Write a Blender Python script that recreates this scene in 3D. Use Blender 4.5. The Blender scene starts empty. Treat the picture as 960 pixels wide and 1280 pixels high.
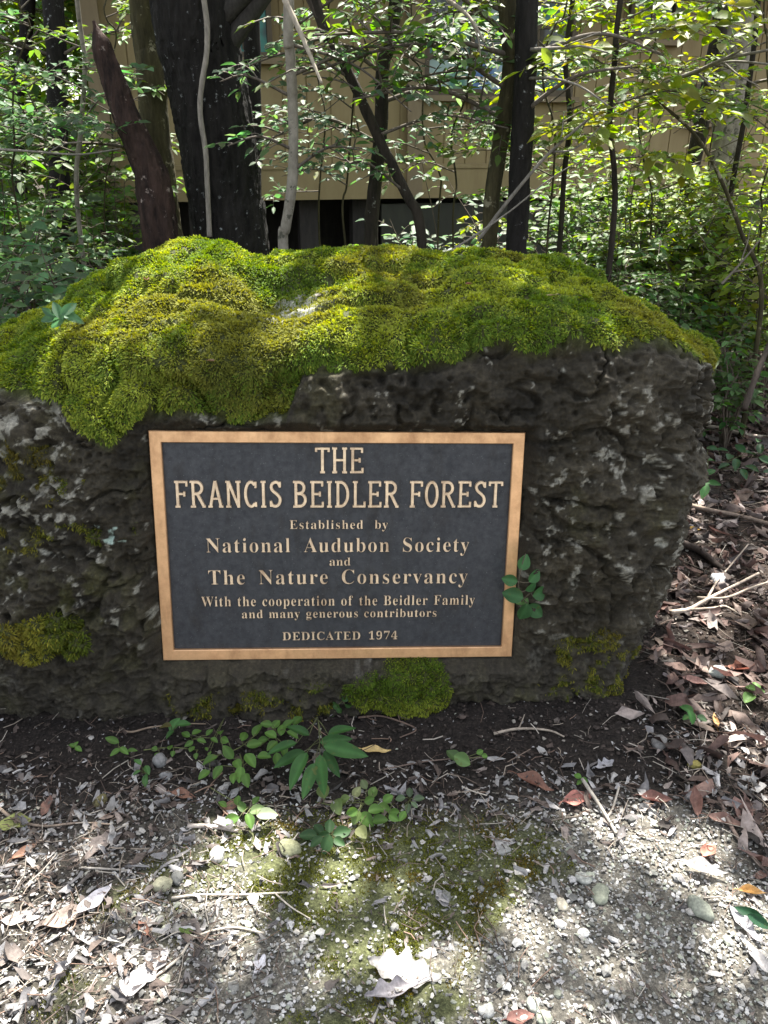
import bpy, math, random
import numpy as np
from math import sin, cos, pi, radians

S = bpy.context.scene
COL = S.collection

# ------------------------------------------------------------------ camera, world, sun, exposure
CAM_H, PITCH, FPX = 1.37, radians(25), 995.0
cam = bpy.data.cameras.new('camera')
camo = bpy.data.objects.new('camera', cam)
COL.objects.link(camo)
camo.location = (0, 0, CAM_H)
camo.rotation_euler = (pi / 2 - PITCH, 0, 0)
cam.sensor_fit = 'VERTICAL'
cam.sensor_height = 36.0
cam.lens = FPX / 1280 * 36.0
cam.clip_start = 0.02
cam.clip_end = 500
S.camera = camo

SUN_EL, SUN_AZ = radians(61), radians(14)       # azimuth from +Y, negative = towards -X
SUN = np.array([sin(SUN_AZ) * cos(SUN_EL), cos(SUN_AZ) * cos(SUN_EL), sin(SUN_EL)])
world = bpy.data.worlds.new("World")
S.world = world
world.use_nodes = True
wn = world.node_tree
sky = wn.nodes.new('ShaderNodeTexSky')
sky.sky_type = 'NISHITA'
sky.sun_disc = False
sky.sun_elevation = SUN_EL
sky.sun_rotation = SUN_AZ
sky.dust_density = 2.5
sky.air_density = 1.0
sky.ozone_density = 1.0
wn.nodes['Background'].inputs['Strength'].default_value = 0.11
hsv = wn.nodes.new('ShaderNodeHueSaturation')          # light under the trees is nearly neutral
hsv.inputs['Saturation'].default_value = .42
wn.links.new(sky.outputs[0], hsv.inputs['Color'])
tint = wn.nodes.new('ShaderNodeMix')
tint.data_type = 'RGBA'
tint.blend_type = 'MULTIPLY'
tint.inputs[0].default_value = 1.0
tint.inputs[7].default_value = (1.0, .99, .96, 1)
wn.links.new(hsv.outputs[0], tint.inputs[6])
wn.links.new(tint.outputs[2], wn.nodes['Background'].inputs[0])

sl = bpy.data.lights.new('sun', 'SUN')
sl.energy = 5.0
sl.angle = radians(0.55)
sl.color = (1.0, 0.965, 0.90)
so = bpy.data.objects.new('sun', sl)
COL.objects.link(so)
so.rotation_euler = (pi / 2 - SUN_EL, 0, -SUN_AZ + pi)
from mathutils import Vector
so.rotation_euler = Vector(SUN).to_track_quat('Z', 'Y').to_euler()
so.location = (0, 0, 20)

S.view_settings.view_transform = 'Standard'
S.view_settings.look = 'None'
S.view_settings.gamma = 1
S.view_settings.exposure = 2.3
S.view_settings.use_curve_mapping = False
S.cycles.use_denoising = True
S.cycles.max_bounces = 6
S.cycles.diffuse_bounces = 3
S.cycles.glossy_bounces = 2
S.cycles.transmission_bounces = 3
S.cycles.caustics_reflective = False
S.cycles.caustics_refractive = False
S.cycles.sample_clamp_indirect = 6.0
S.render.film_transparent = False

# ------------------------------------------------------------------ numeric helpers
FW = np.array([0, cos(PITCH), -sin(PITCH)])
UP = np.array([0, sin(PITCH), cos(PITCH)])
RT = np.array([1.0, 0, 0])
C0 = np.array([0, 0, CAM_H])


def ray(px, py):
    return FW + RT * ((px - 480) / FPX) + UP * ((640 - py) / FPX)


def at(px, py, Y):
    d = ray(px, py)
    return C0 + d * (Y / d[1])


def _hash(ix, iy, iz, seed):
    h = (ix.astype(np.int64) * 374761393 + iy.astype(np.int64) * 668265263 + iz.astype(np.int64) * 2147483647 + seed * 1274126177) & 0xFFFFFFFF
    h = ((h ^ (h >> 13)) * 1274126177) & 0xFFFFFFFF
    h = ((h ^ (h >> 16)) * 2246822519) & 0xFFFFFFFF
    return ((h ^ (h >> 15)) & 0xFFFFFF) / float(0xFFFFFF)


def vnoise(P, seed=0):
    P = np.asarray(P, float)
    i = np.floor(P).astype(np.int64)
    f = P - i
    u = f * f * f * (f * (f * 6 - 15) + 10)
    r = 0
    for dx in (0, 1):
        wx = u[:, 0] if dx else 1 - u[:, 0]
        for dy in (0, 1):
            wy = u[:, 1] if dy else 1 - u[:, 1]
            for dz in (0, 1):
                wz = u[:, 2] if dz else 1 - u[:, 2]
                r = r + wx * wy * wz * _hash(i[:, 0] + dx, i[:, 1] + dy, i[:, 2] + dz, seed)
    return r * 2 - 1


def fbm(P, octs=4, seed=0, gain=0.5):
    r, a, tot = 0, 1.0, 0
    Q = np.array(P, float)
    for k in range(octs):
        r = r + a * vnoise(Q + 13.7 * k, seed + k)
        tot += a
        a *= gain
        Q = Q * 2.03
    return r / tot


def ridged(P, octs=4, seed=0):
    r, a, tot = 0, 1.0, 0
    Q = np.array(P, float)
    for k in range(octs):
        r = r + a * (1 - 2 * np.abs(vnoise(Q + 7.1 * k, seed + k)))
        tot += a
        a *= 0.5
        Q = Q * 2.1
    return r / tot


def worley(P, seed=0):
    P = np.asarray(P, float)
    i = np.floor(P).astype(np.int64)
    f1 = np.full(len(P), 9.0)
    idr = np.zeros(len(P))
    for dx in (-1, 0, 1):
        for dy in (-1, 0, 1):
            for dz in (-1, 0, 1):
                c0, c1, c2 = i[:, 0] + dx, i[:, 1] + dy, i[:, 2] + dz
                q = np.stack([c0 + _hash(c0, c1, c2, seed + 1), c1 + _hash(c0, c1, c2, seed + 2), c2 + _hash(c0, c1, c2, seed + 3)], 1)
                d = np.linalg.norm(q - P, axis=1)
                m = d < f1
                f1 = np.where(m, d, f1)
                idr = np.where(m, _hash(c0, c1, c2, seed + 4), idr)
    return f1, idr


def sstep(a, b, x):
    t = np.clip((x - a) / (b - a), 0, 1)
    return t * t * (3 - 2 * t)


def norm(v):
    v = np.asarray(v, float)
    return v / np.maximum(np.linalg.norm(v, axis=-1, keepdims=True), 1e-9)


# ------------------------------------------------------------------ mesh helpers
class MB:
    """collects vertices, polygons and one colour per vertex"""

    def __init__(s):
        s.V, s.Q, s.T, s.C, s.n = [], [], [], [], 0

    def add(s, V, quads=None, tris=None, col=(1, 1, 1)):
        V = np.asarray(V, float).reshape(-1, 3)
        c = np.asarray(col, float)
        if c.ndim == 1:
            c = np.tile(c[:3], (len(V), 1))
        s.V.append(V)
        s.C.append(c[:, :3])
        if quads is not None and len(quads):
            s.Q.append(np.asarray(quads, np.int64).reshape(-1, 4) + s.n)
        if tris is not None and len(tris):
            s.T.append(np.asarray(tris, np.int64).reshape(-1, 3) + s.n)
        s.n += len(V)
        return s

    def box(s, c, size, col=(1, 1, 1), M=None):
        x, y, z = [d / 2 for d in size]
        v = np.array([[a, b, e] for a in (-x, x) for b in (-y, y) for e in (-z, z)], float)
        v = v @ np.asarray(M).T if M is not None else v
        return s.add(v + np.asarray(c), [[0, 1, 3, 2], [4, 6, 7, 5], [0, 4, 5, 1], [2, 3, 7, 6], [0, 2, 6, 4], [1, 5, 7, 3]], None, col)

    def tube(s, pts, rad, sides=8, col=(1, 1, 1), bump=0.0, seed=0, cap=True, bark=0.0):
        p = np.asarray(pts, float)
        n = len(p)
        r = np.broadcast_to(np.asarray(rad, float), (n,))
        t = np.gradient(p, axis=0)
        t = norm(t)
        ref = np.array([0, 0, 1.0]) if abs(t[0][2]) < 0.8 else np.array([0, 1.0, 0])
        a = norm(np.cross(t, ref))
        for k in range(1, n):
            v = a[k - 1] - t[k] * (a[k - 1] @ t[k])
            a[k] = v / max(np.linalg.norm(v), 1e-9)
        b = np.cross(t, a)
        th = np.arange(sides) / sides * 2 * pi
        ring = a[:, None] * np.cos(th)[None, :, None] + b[:, None] * np.sin(th)[None, :, None]
        rr = np.repeat(r[:, None], sides, 1)
        V = p[:, None] + ring * rr[..., None]
        if bump:
            q = V.reshape(-1, 3)
            d = fbm(q * np.array([1, 1, .45]) * (0.9 / max(r.mean(), 1e-3)), 3, seed).reshape(n, sides)
            if bark:
                d = d + bark * ridged(q * np.array([34, 34, 9]) + .8 * fbm(q * 12, 2, seed + 9)[:, None], 3, seed + 5).reshape(n, sides)
            V = p[:, None] + ring * (rr * (1 + bump * d))[..., None]
        k = np.arange(n - 1)[:, None] * sides
        j = np.arange(sides)[None]
        j2 = (j + 1) % sides
        q = np.stack([k + j, k + j2, k + sides + j2, k + sides + j], -1).reshape(-1, 4)
        V = V.reshape(-1, 3)
        tr = []
        if cap:
            V = np.vstack([V, p[0], p[-1]])
            m = n * sides
            tr = [[m, (i + 1) % sides, i] for i in range(sides)] + [[m + 1, (n - 1) * sides + i, (n - 1) * sides + (i + 1) % sides] for i in range(sides)]
        return s.add(V, q, tr, col)

    def build(s, name, mat, parent=None, smooth=True):
        me = bpy.data.meshes.new(name)
        V = np.vstack(s.V) if s.V else np.zeros((0, 3))
        Cc = np.vstack(s.C)
        if parent is not None:
            V = V - np.array(parent.location)[None]
        Q = np.vstack(s.Q) if s.Q else np.zeros((0, 4), np.int64)
        T = np.vstack(s.T) if s.T else np.zeros((0, 3), np.int64)
        nl = Q.size + T.size
        me.vertices.add(len(V))
        me.vertices.foreach_set('co', V.astype(np.float32).ravel())
        me.loops.add(nl)
        me.loops.foreach_set('vertex_index', np.concatenate([Q.ravel(), T.ravel()]).astype(np.int32))
        me.polygons.add(len(Q) + len(T))
        ls = np.concatenate([np.arange(len(Q)) * 4, Q.size + np.arange(len(T)) * 3]).astype(np.int32)
        me.polygons.foreach_set('loop_start', ls)
        me.polygons.foreach_set('use_smooth', np.full(len(Q) + len(T), smooth))
        at_ = me.color_attributes.new('Col', 'FLOAT_COLOR', 'POINT')
        at_.data.foreach_set('color', np.hstack([Cc, np.ones((len(Cc), 1))]).astype(np.float32).ravel())
        me.update(calc_edges=True)
        me.validate()
        me.materials.append(mat)
        o = bpy.data.objects.new(name, me)
        COL.objects.link(o)
        if parent is not None:
            o.parent = parent
        return o


def tag(o, label=None, cat=None, group=None, kind=None):
    if label: o['label'] = label
    if cat: o['category'] = cat
    if group: o['group'] = group
    if kind: o['kind'] = kind
    return o


def empty(name, loc, label, cat, group=None):
    o = bpy.data.objects.new(name, None)
    COL.objects.link(o)
    o.empty_display_size = 0.05
    o.location = tuple(float(v) for v in loc)
    return tag(o, label, cat, group)


def smooth_path(pts, n):
    p = np.asarray(pts, float)
    k = len(p)
    if k < 3:
        t = np.linspace(0, 1, n)[:, None]
        return p[0] * (1 - t) + p[-1] * t
    q = np.vstack([2 * p[0] - p[1], p, 2 * p[-1] - p[-2]])
    out = []
    for u in np.linspace(0, k - 1 - 1e-6, n):
        i = int(u)
        f = u - i
        a, b, c, d = q[i], q[i + 1], q[i + 2], q[i + 3]
        out.append(.5 * ((2 * b) + (c - a) * f + (2 * a - 5 * b + 4 * c - d) * f * f + (3 * b - a - 3 * c + d) * f ** 3))
    return np.array(out)


# ------------------------------------------------------------------ materials
def newmat(name):
    m = bpy.data.materials.new(name)
    m.use_nodes = True
    return m, m.node_tree, m.node_tree.nodes['Principled BSDF']


def nd(nt, t, **kw):
    n = nt.nodes.new(t)
    for k, v in kw.items():
        if hasattr(n, k):
            setattr(n, k, v)
        else:
            n.inputs[k].default_value = v
    return n


def ramp(nt, src, stops):
    r = nt.nodes.new('ShaderNodeValToRGB')
    e = r.color_ramp.elements
    while len(e) < len(stops):
        e.new(0.5)
    for el, (p, c) in zip(e, stops):
        el.position = p
        el.color = (*c, 1) if len(c) == 3 else c
    nt.links.new(src, r.inputs[0])
    return r


def mix(nt, fac, a, b, mode='MIX'):
    m = nt.nodes.new('ShaderNodeMix')
    m.data_type = 'RGBA'
    m.blend_type = mode
    for sck, v in ((m.inputs[0], fac), (m.inputs[6], a), (m.inputs[7], b)):
        if isinstance(v, (int, float)):
            sck.default_value = v
        elif isinstance(v, tuple):
            sck.default_value = (*v, 1) if len(v) == 3 else v
        else:
            nt.links.new(v, sck)
    return m.outputs[2]


def noise_tex(nt, scale, detail=5, rough=.6, vec=None, stretch=None):
    tc = nt.nodes.new('ShaderNodeTexCoord')
    n = nd(nt, 'ShaderNodeTexNoise')
    n.inputs['Scale'].default_value = scale
    n.inputs['Detail'].default_value = detail
    n.inputs['Roughness'].default_value = rough
    src = tc.outputs['Object']
    if stretch:
        mp = nt.nodes.new('ShaderNodeMapping')
        mp.inputs['Scale'].default_value = stretch
        nt.links.new(src, mp.inputs[0])
        src = mp.outputs[0]
    nt.links.new(src, n.inputs['Vector'])
    return n


def bump(nt, bs, h, strength=.5, dist=.01):
    b = nt.nodes.new('ShaderNodeBump')
    b.inputs['Strength'].default_value = strength
    b.inputs['Distance'].default_value = dist
    nt.links.new(h, b.inputs['Height'])
    nt.links.new(b.outputs[0], bs.inputs['Normal'])


def attr_mat(name, rough=.8, nscale=60, var=.5, bmp=.3, dist=.003, spec=.3, transl=0.0, stretch=None, blotch=None):
    m, nt, bs = newmat(name)
    a = nd(nt, 'ShaderNodeVertexColor', layer_name='Col')
    n = noise_tex(nt, nscale, 4, .65, stretch=stretch)
    r = ramp(nt, n.outputs[0], [(.25, (1 - var,) * 3), (.75, (1 + var * .6,) * 3)])
    c = mix(nt, 1.0, a.outputs[0], r.outputs[0], 'MULTIPLY')
    nt.links.new(c, bs.inputs['Base Color'])
    if blotch:
        n5 = noise_tex(nt, 55, 3, .6)
        r5 = ramp(nt, n5.outputs[0], [(.60, (0, 0, 0)), (.70, (.65, .65, .65))])
        c = mix(nt, r5.outputs[0], c, blotch)
        nt.links.new(c, bs.inputs['Base Color'])
    bs.inputs['Roughness'].default_value = rough
    bs.inputs['Specular IOR Level'].default_value = spec
    if bmp:
        bump(nt, bs, n.outputs[0], bmp, dist)
    if transl:
        tr = nt.nodes.new('ShaderNodeBsdfTranslucent')
        hs = nt.nodes.new('ShaderNodeHueSaturation')
        hs.inputs['Hue'].default_value = .485
        hs.inputs['Saturation'].default_value = 1.15
        hs.inputs['Value'].default_value = 1.7
        nt.links.new(c, hs.inputs['Color'])
        nt.links.new(hs.outputs[0], tr.inputs[0])
        mx = nt.nodes.new('ShaderNodeMixShader')
        mx.inputs[0].default_value = transl
        nt.links.new(bs.outputs[0], mx.inputs[1])
        nt.links.new(tr.outputs[0], mx.inputs[2])
        nt.links.new(mx.outputs[0], nt.nodes['Material Output'].inputs[0])
    return m


M = {}
M['leaf'] = attr_mat('leaf green', .56, 25, .25, .15, .002, .34, .46, None, (.11, .12, .03))
M['frond'] = attr_mat('moss frond', .75, 30, .2, 0, .002, .15, .3)
M['dry_leaf'] = attr_mat('dry leaf', .7, 90, .45, .5, .002, .3, .15)
M['stone'] = attr_mat('stone', .85, 110, .5, .5, .003, .25)
M['twig'] = attr_mat('twig bark', .85, 70, .5, .6, .003, .2, stretch=(1, 1, .3))
M['litter'] = attr_mat('litter', .8, 120, .35, .2, .002, .25)


def bark_mat(name, base, dark, spot=None, spot_scale=22, spot_lo=.62, stretch=(1, 1, .22), scale=26, bmp=1.0, dist=.02):
    m, nt, bs = newmat(name)
    n = noise_tex(nt, scale, 8, .7, stretch=stretch)
    r = ramp(nt, n.outputs[0], [(.3, dark), (.7, base)])
    c = r.outputs[0]
    if spot:
        n2 = noise_tex(nt, spot_scale, 5, .7)
        r2 = ramp(nt, n2.outputs[0], [(spot_lo, (0, 0, 0)), (spot_lo + .05, (1, 1, 1))])
        c = mix(nt, r2.outputs[0], c, spot)
    nt.links.new(c, bs.inputs['Base Color'])
    bs.inputs['Roughness'].default_value = .9
    bs.inputs['Specular IOR Level'].default_value = .2
    bump(nt, bs, n.outputs[0], bmp, dist)
    return m


M['bark_dark'] = bark_mat('dark oak bark', (.026, .023, .020), (.004, .0035, .003), (.26, .27, .26), 26, .63)
M['bark_pale'] = bark_mat('pale lichened bark', (.30, .27, .22), (.12, .105, .08), (.07, .068, .05), 16, .57, (1, 1, .6), 22, .8, .008)
M['bark_olive'] = bark_mat('olive mossy bark', (.085, .072, .034), (.016, .015, .008), (.22, .20, .13), 14, .6)
M['bark_red'] = bark_mat('reddish rotten bark', (.070, .042, .032), (.007, .0055, .005), (.24, .19, .16), 16, .62)
M['bark_brown'] = bark_mat('brown bark', (.050, .040, .030), (.010, .009, .007), (.22, .22, .19), 24, .64)

# ------------------------------------------------------------------ terrain
ROCK_Y0 = 1.70


def gz(x, y):
    x = np.atleast_1d(np.asarray(x, float))
    y = np.atleast_1d(np.asarray(y, float))
    P = np.stack([x, y, 0 * x], 1)
    z = .022 * fbm(P * 1.3, 3, 71) + .010 * fbm(P * 6, 3, 72)
    d = np.abs(y - 1.66) / .22
    z += .03 * np.exp(-d * d) * sstep(1.2, .6, np.abs(x + .1))          # soil banked against the boulder
    far = sstep(3.5, 9, y)
    z += far * .18 * vnoise(P * .35, 75)
    return z


def ground_pt(px, py):
    d = ray(px, py)
    z = 0.0
    for _ in range(5):
        t = (z - CAM_H) / d[2]
        p = C0 + d * t
        z = float(gz(p[0], p[1])[0])
    p[2] = z
    return p


xs = np.concatenate([np.linspace(-90, -6, 16)[:-1], np.linspace(-6, -1.7, 60)[:-1], np.linspace(-1.7, 2.4, 440), np.linspace(2.4, 7, 60)[1:], np.linspace(7, 90, 16)[1:]])
ys = np.concatenate([np.linspace(-40, .4, 14)[:-1], np.linspace(.4, 3.2, 330), np.linspace(3.2, 9, 120)[1:], np.linspace(9, 140, 24)[1:]])
GX, GY = np.meshgrid(xs, ys)
gx, gy = GX.ravel(), GY.ravel()
gzv = gz(gx, gy)
near = sstep(6, 2.5, np.abs(gx)) * sstep(9, 3, gy)
PP = np.stack([gx, gy, 0 * gx], 1)
gzv = gzv + near * (.007 * fbm(PP * 28, 3, 80) + .004 * np.abs(vnoise(PP * 70, 81)))
w = len(xs)
idx = (np.arange(len(ys) - 1)[:, None] * w + np.arange(w - 1)[None]).ravel()
# zone colours: dark soil, gravelly fines, moss film, woodland floor
soil = np.array([.024, .020, .0175])
fines = np.array([.145, .137, .118])
mossc = np.array([.07, .085, .022])
wood = np.array([.036, .027, .022])
nz = fbm(PP * 3.2, 4, 85)
nf = fbm(PP * 11, 3, 86)


def gravel_amt(x, y, n1):
    """1 on the open gravel in front, 0 on the dark soil by the boulder and on the woodland floor"""
    a = sstep(1.44, 1.24, y + .10 * n1)
    b = sstep(1.05, .70, x + .18 * n1 + .35 * (y - 1.0))
    c = sstep(-.62, -.30, x + .15 * n1 + .5 * np.maximum(0, 1.25 - y) * 0)
    return a * b * (0.30 + .70 * c)


def moss_amt(x, y, n1, n2):
    a = sstep(-.05, .30, n1 + .40 * n2 - .16 + .42 * np.exp(-((x - .04) / .30) ** 2 - ((y - 1.06) / .2) ** 2) + .3 * np.exp(-((x + .30) / .10) ** 2 - ((y - .93) / .12) ** 2))
    return a * sstep(1.38, 1.25, y) * sstep(.75, .35, x + .2 * n2) * sstep(-.65, -.2, x + .25 * n2)


ga = gravel_amt(gx, gy, nz)
ma = moss_amt(gx, gy, nz, nf)
c = soil[None] * (1 - ga[:, None]) + fines[None] * ga[:, None]
wd = np.maximum(sstep(.75, 1.05, gx + .15 * nz), sstep(2.6, 3.2, gy)) * (1 - ga)
c = c * (1 - wd[:, None]) + wood[None] * wd[:, None]
c = c * (1 - .75 * ma[:, None]) + mossc[None] * .75 * ma[:, None]
m, nt, bs = newmat('forest soil and fines')
a = nd(nt, 'ShaderNodeVertexColor', layer_name='Col')
n1 = noise_tex(nt, 160, 6, .7)
n2 = noise_tex(nt, 45, 6, .7)
r = ramp(nt, n1.outputs[0], [(.3, (.35, .35, .35)), (.55, (1, 1, 1)), (.72, (2.2, 2.2, 2.2))])
r2 = ramp(nt, n2.outputs[0], [(.3, (.55, .55, .55)), (.7, (1.35, 1.3, 1.25))])
cc = mix(nt, 1, a.outputs[0], r.outputs[0], 'MULTIPLY')
cc = mix(nt, 1, cc, r2.outputs[0], 'MULTIPLY')
nt.links.new(cc, bs.inputs['Base Color'])
bs.inputs['Roughness'].default_value = .95
bs.inputs['Specular IOR Level'].default_value = .15
bump(nt, bs, n1.outputs[0], .8, .008)
M['ground'] = m
g = MB().add(np.stack([gx, gy, gzv], 1), np.stack([idx, idx + 1, idx + w + 1, idx + w], 1), None, c)
tag(g.build('ground', M['ground']), kind='structure')

# ------------------------------------------------------------------ the boulder
PC = np.array([-.1107, 1.7536, .4489])                     # plaque centre, axes and normal
PX = np.array([.99824, .05069, -.02287])
PY = np.array([.01409, .16745, .98578])
PN = np.array([.0538, -.98437, .16644])

XR = .55
XL = -1.15


def rock_grid():
    NU, NV, NVB = 760, 640, 90
    u = np.concatenate([np.linspace(-1, 0, 150)[:-1], np.linspace(0, 1, 480)[:-1], 1 + np.sin(np.linspace(0, 1, 132) * pi / 2)])
    NU = len(u)
    xr = [(0, .67), (.34, .79), (.7, .86), (.95, .875), (1.3, .86)]
    cols = []
    vv = None
    for uu in u:
        if uu <= 0:
            ph = -uu * pi / 2
            xn = XL - .5 * sin(ph)
            k = max(cos(ph), 0) ** .6
        elif uu <= 1:
            ph, k = 0, 1.0
            xn = XL + (XR - XL) * uu
        else:
            ph = (uu - 1) * pi / 2
            xn = XR + (.875 - XR) * sin(ph)
            k = max(cos(ph), 0) ** .55
        ze = np.interp(xn, [-1.6, -1.1, -.87, -.6, -.3, 0, .3, .6, .72, .80, .875], [.62, .72, .79, .83, .87, .885, .90, .915, .895, .86, .82])
        zr = np.interp(xn, [-1.6, -1.01, -.91, -.826, -.674, -.56, -.448, -.346, -.184, .046, .277, .51, .617, .68, .77, .875],
                       [.62, .88, .925, .99, 1.062, 1.078, 1.074, 1.056, 1.056, 1.07, 1.06, 1.025, .995, .945, .90, .84])
        dy = .054 * xn
        sh = .10 * sstep(-.6, -1.2, xn)
        prof = np.array([(1.66, -.12), (1.675, 0), (1.715, .25), (1.765, .5), (1.80, .70), (1.845, ze - .02), (1.93, ze + .28 * (zr - ze) + .02),
                         (2.12, ze + .66 * (zr - ze)), (2.36, zr), (2.62, zr - .06), (2.80, zr - .25), (2.86, .5), (2.85, -.12)])
        prof[:, 0] += dy + sh * (prof[:, 1] > .45)
        cols.append((xn, uu, k, prof))
    V = np.zeros((NU, NV + NVB, 3))
    for i, (xn, uu, k, prof) in enumerate(cols):
        fine = smooth_path(prof, 260)
        s = np.concatenate([[0], np.cumsum(np.linalg.norm(np.diff(fine, axis=0), axis=1))])
        cut = s[np.argmin(np.abs(fine[:, 0] - prof[9, 0]) + 10 * (fine[:, 1] < .6))]
        sv = np.concatenate([np.linspace(0, cut, NV), np.linspace(cut, s[-1], NVB + 1)[1:]])
        y = np.interp(sv, s, fine[:, 0])
        z = np.interp(sv, s, fine[:, 1])
        yc = 2.22
        y2 = yc + (y - yc) * k
        if uu > 1:
            xe = np.interp(z, [q[0] for q in xr], [q[1] for q in xr])
            x = XR + (xe - XR) * sin((uu - 1) * pi / 2)
        else:
            x = np.full_like(y, xn)
        V[i, :, 0], V[i, :, 1], V[i, :, 2] = x, y2, z
    return V


def grid_normals(V):
    du = np.gradient(V, axis=0)
    dv = np.gradient(V, axis=1)
    n = np.cross(du, dv)
    return norm(n)


V = rock_grid()
NU, NV = V.shape[:2]
N = grid_normals(V)
P = V.reshape(-1, 3)
Nn = N.reshape(-1, 3)
# --- moss mask
zbx = [-1.7, -.90, -.76, -.69, -.64, -.58, -.43, -.23, -.19, -.055, .15, .26, .5, .62, .70, .80, .875]
zbz = [.70, .805, .79, .72, .705, .775, .775, .755, .87, .875, .885, .91, .905, .925, .90, .86, .80]
nzm = fbm(P * 9, 4, 11)
zb = np.interp(P[:, 0], zbx, zbz)
front = P[:, 1] < 2.1
mossm = sstep(-.012, .022, P[:, 2] - zb + .035 * nzm)
mossm = np.where(front, mossm, sstep(.55, .75, P[:, 2] + .05 * nzm))
# extra moss patches low on the face
def blob(x, z, rx, rz, s):
    d = ((P[:, 0] - x) / rx) ** 2 + ((P[:, 2] - z) / rz) ** 2
    return sstep(1.15, .7, d + s * nzm) * (P[:, 1] < 2.0)
patch_c = blob(.045, .070, .13, .08, .95)
patch_l = blob(-.84, .26, .12, .05, 1.3)
strands = np.clip(blob(-.86, .64, .14, .10, 1.6) * .6 + blob(-.82, .50, .16, .05, 1.6) * .5 + blob(-.62, .52, .05, .03, 1.2) * .6 + blob(.55, .10, .12, .11, 1.5) * .5 + blob(-.25, .06, .3, .05, 1.5) * .35, 0, 1)
lowgreen = np.clip(sstep(.30, .05, P[:, 2] + .1 * nzm) * (.5 + .9 * nzm), 0, 1)

# --- shape: lumps, ledges, pits
big = .045 * fbm(P * 2.1, 3, 21)
led = .024 * ridged(P * np.array([5, 5, 6]), 4, 22)
med = .020 * fbm(P * 14, 4, 23)
f1, idr = worley(P * np.array([22, 22, 23]) + .35 * np.stack([nzm, nzm, nzm], 1), 3)
pit = -.014 * sstep(.42, .05, f1) * (idr > .45)
fine = .0065 * fbm(P * 52, 3, 24) + .003 * ridged(P * 95, 2, 25)
rough = .55 + .45 * sstep(.10, .30, P[:, 2] + .1 * nzm)
f3, id3 = worley(P * np.array([46, 46, 48]) + .6 * np.stack([nzm, -nzm, nzm], 1), 5)
crag = .011 * ridged(P * np.array([24, 24, 25]), 4, 26) * (.4 + .9 * sstep(-.3, .4, fbm(P * 3.5, 2, 27)))
pit2 = -.0075 * sstep(.45, .10, f3) * (id3 > .40)
cleft = -.022 * sstep(.80, .97, 1 - np.abs(fbm(P * np.array([4.5, 4.5, 7.5]) + .5 * np.stack([nzm, nzm, -nzm], 1), 3, 28)) * 2.2) * rough
disp_rock = big + led + med * (.6 + .8 * rough) + pit * rough + 1.55 * (crag + pit2) * (.30 + .70 * rough) + 1.2 * fine + cleft
def bump_at(x, y, z, r, h):
    d2 = ((P - np.array([x, y, z])) ** 2).sum(1) / r ** 2
    return h * np.exp(-d2)
disp_rock += bump_at(-.35, 1.82, .80, .13, .030) + bump_at(-.05, 1.82, .80, .12, .035) + bump_at(.12, 1.83, .82, .08, .02)
disp_rock += bump_at(-.80, 1.74, .28, .16, .05) + bump_at(-.62, 1.70, .06, .09, -.05) + bump_at(.60, 1.80, .55, .2, .03)
# moss cushions
ncush = fbm(P * np.array([7, 7, 7]), 3, 31)
ncush2 = vnoise(P * 22, 33)
ncush3 = fbm(P * np.array([36, 36, 42]), 2, 34)
mound = 1 - np.abs(vnoise(P * np.array([8.5, 8.5, 8.5]), 35)) * 1.6
disp_moss = .6 * big + .030 * ncush - .030 * sstep(.70, 1.0, mound) + .010 * ncush2 + .008 * ncush3 + .024
disp_moss += bump_at(-.62, 2.1, 1.02, .14, .012) + bump_at(-.44, 2.15, 1.06, .12, .006) + bump_at(-.27, 2.10, 1.0, .09, -.045) + bump_at(-.20, 2.20, 1.04, .06, -.02)
disp_moss += bump_at(.25, 1.98, .97, .20, .03) + bump_at(-.42, 1.88, .88, .12, .035) + bump_at(-.12, 2.0, .95, .10, .015) + bump_at(.05, 2.2, 1.02, .09, -.02)
mm = np.clip(mossm + patch_c * .9 + patch_l * .8, 0, 1)
ero = (mm - .5).clip(0)
disp = disp_rock * (1 - mm) + disp_moss * mossm + (disp_rock + .018) * np.maximum(mm - mossm, 0)
Pd = P + Nn * disp[:, None]
# --- seat for the plaque: rock kept just behind its back, rough lip round it
rel = Pd - PC
lx, ly, sd = rel @ PX, rel @ PY, rel @ PN
inside = sstep(.03, -.012, np.maximum(np.abs(lx) - .45, np.abs(ly) - .296)) * (P[:, 1] < 2.0)
want = np.minimum(sd, -.024 + .3 * (disp - big))
want = np.minimum(want, -.016)
Pd = Pd + PN[None] * ((want - sd) * inside)[:, None]
lip = np.exp(-((np.maximum(np.abs(lx) - .45, np.abs(ly) - .296) - .03) / .03) ** 2) * (P[:, 1] < 2.0) * (sd < .0)
Pd = Pd + PN[None] * (lip * np.clip(-.004 - sd, -.01, .03) * .8)[:, None]

VD = Pd.reshape(NU, NV, 3)
ND = grid_normals(VD).reshape(-1, 3)
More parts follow.
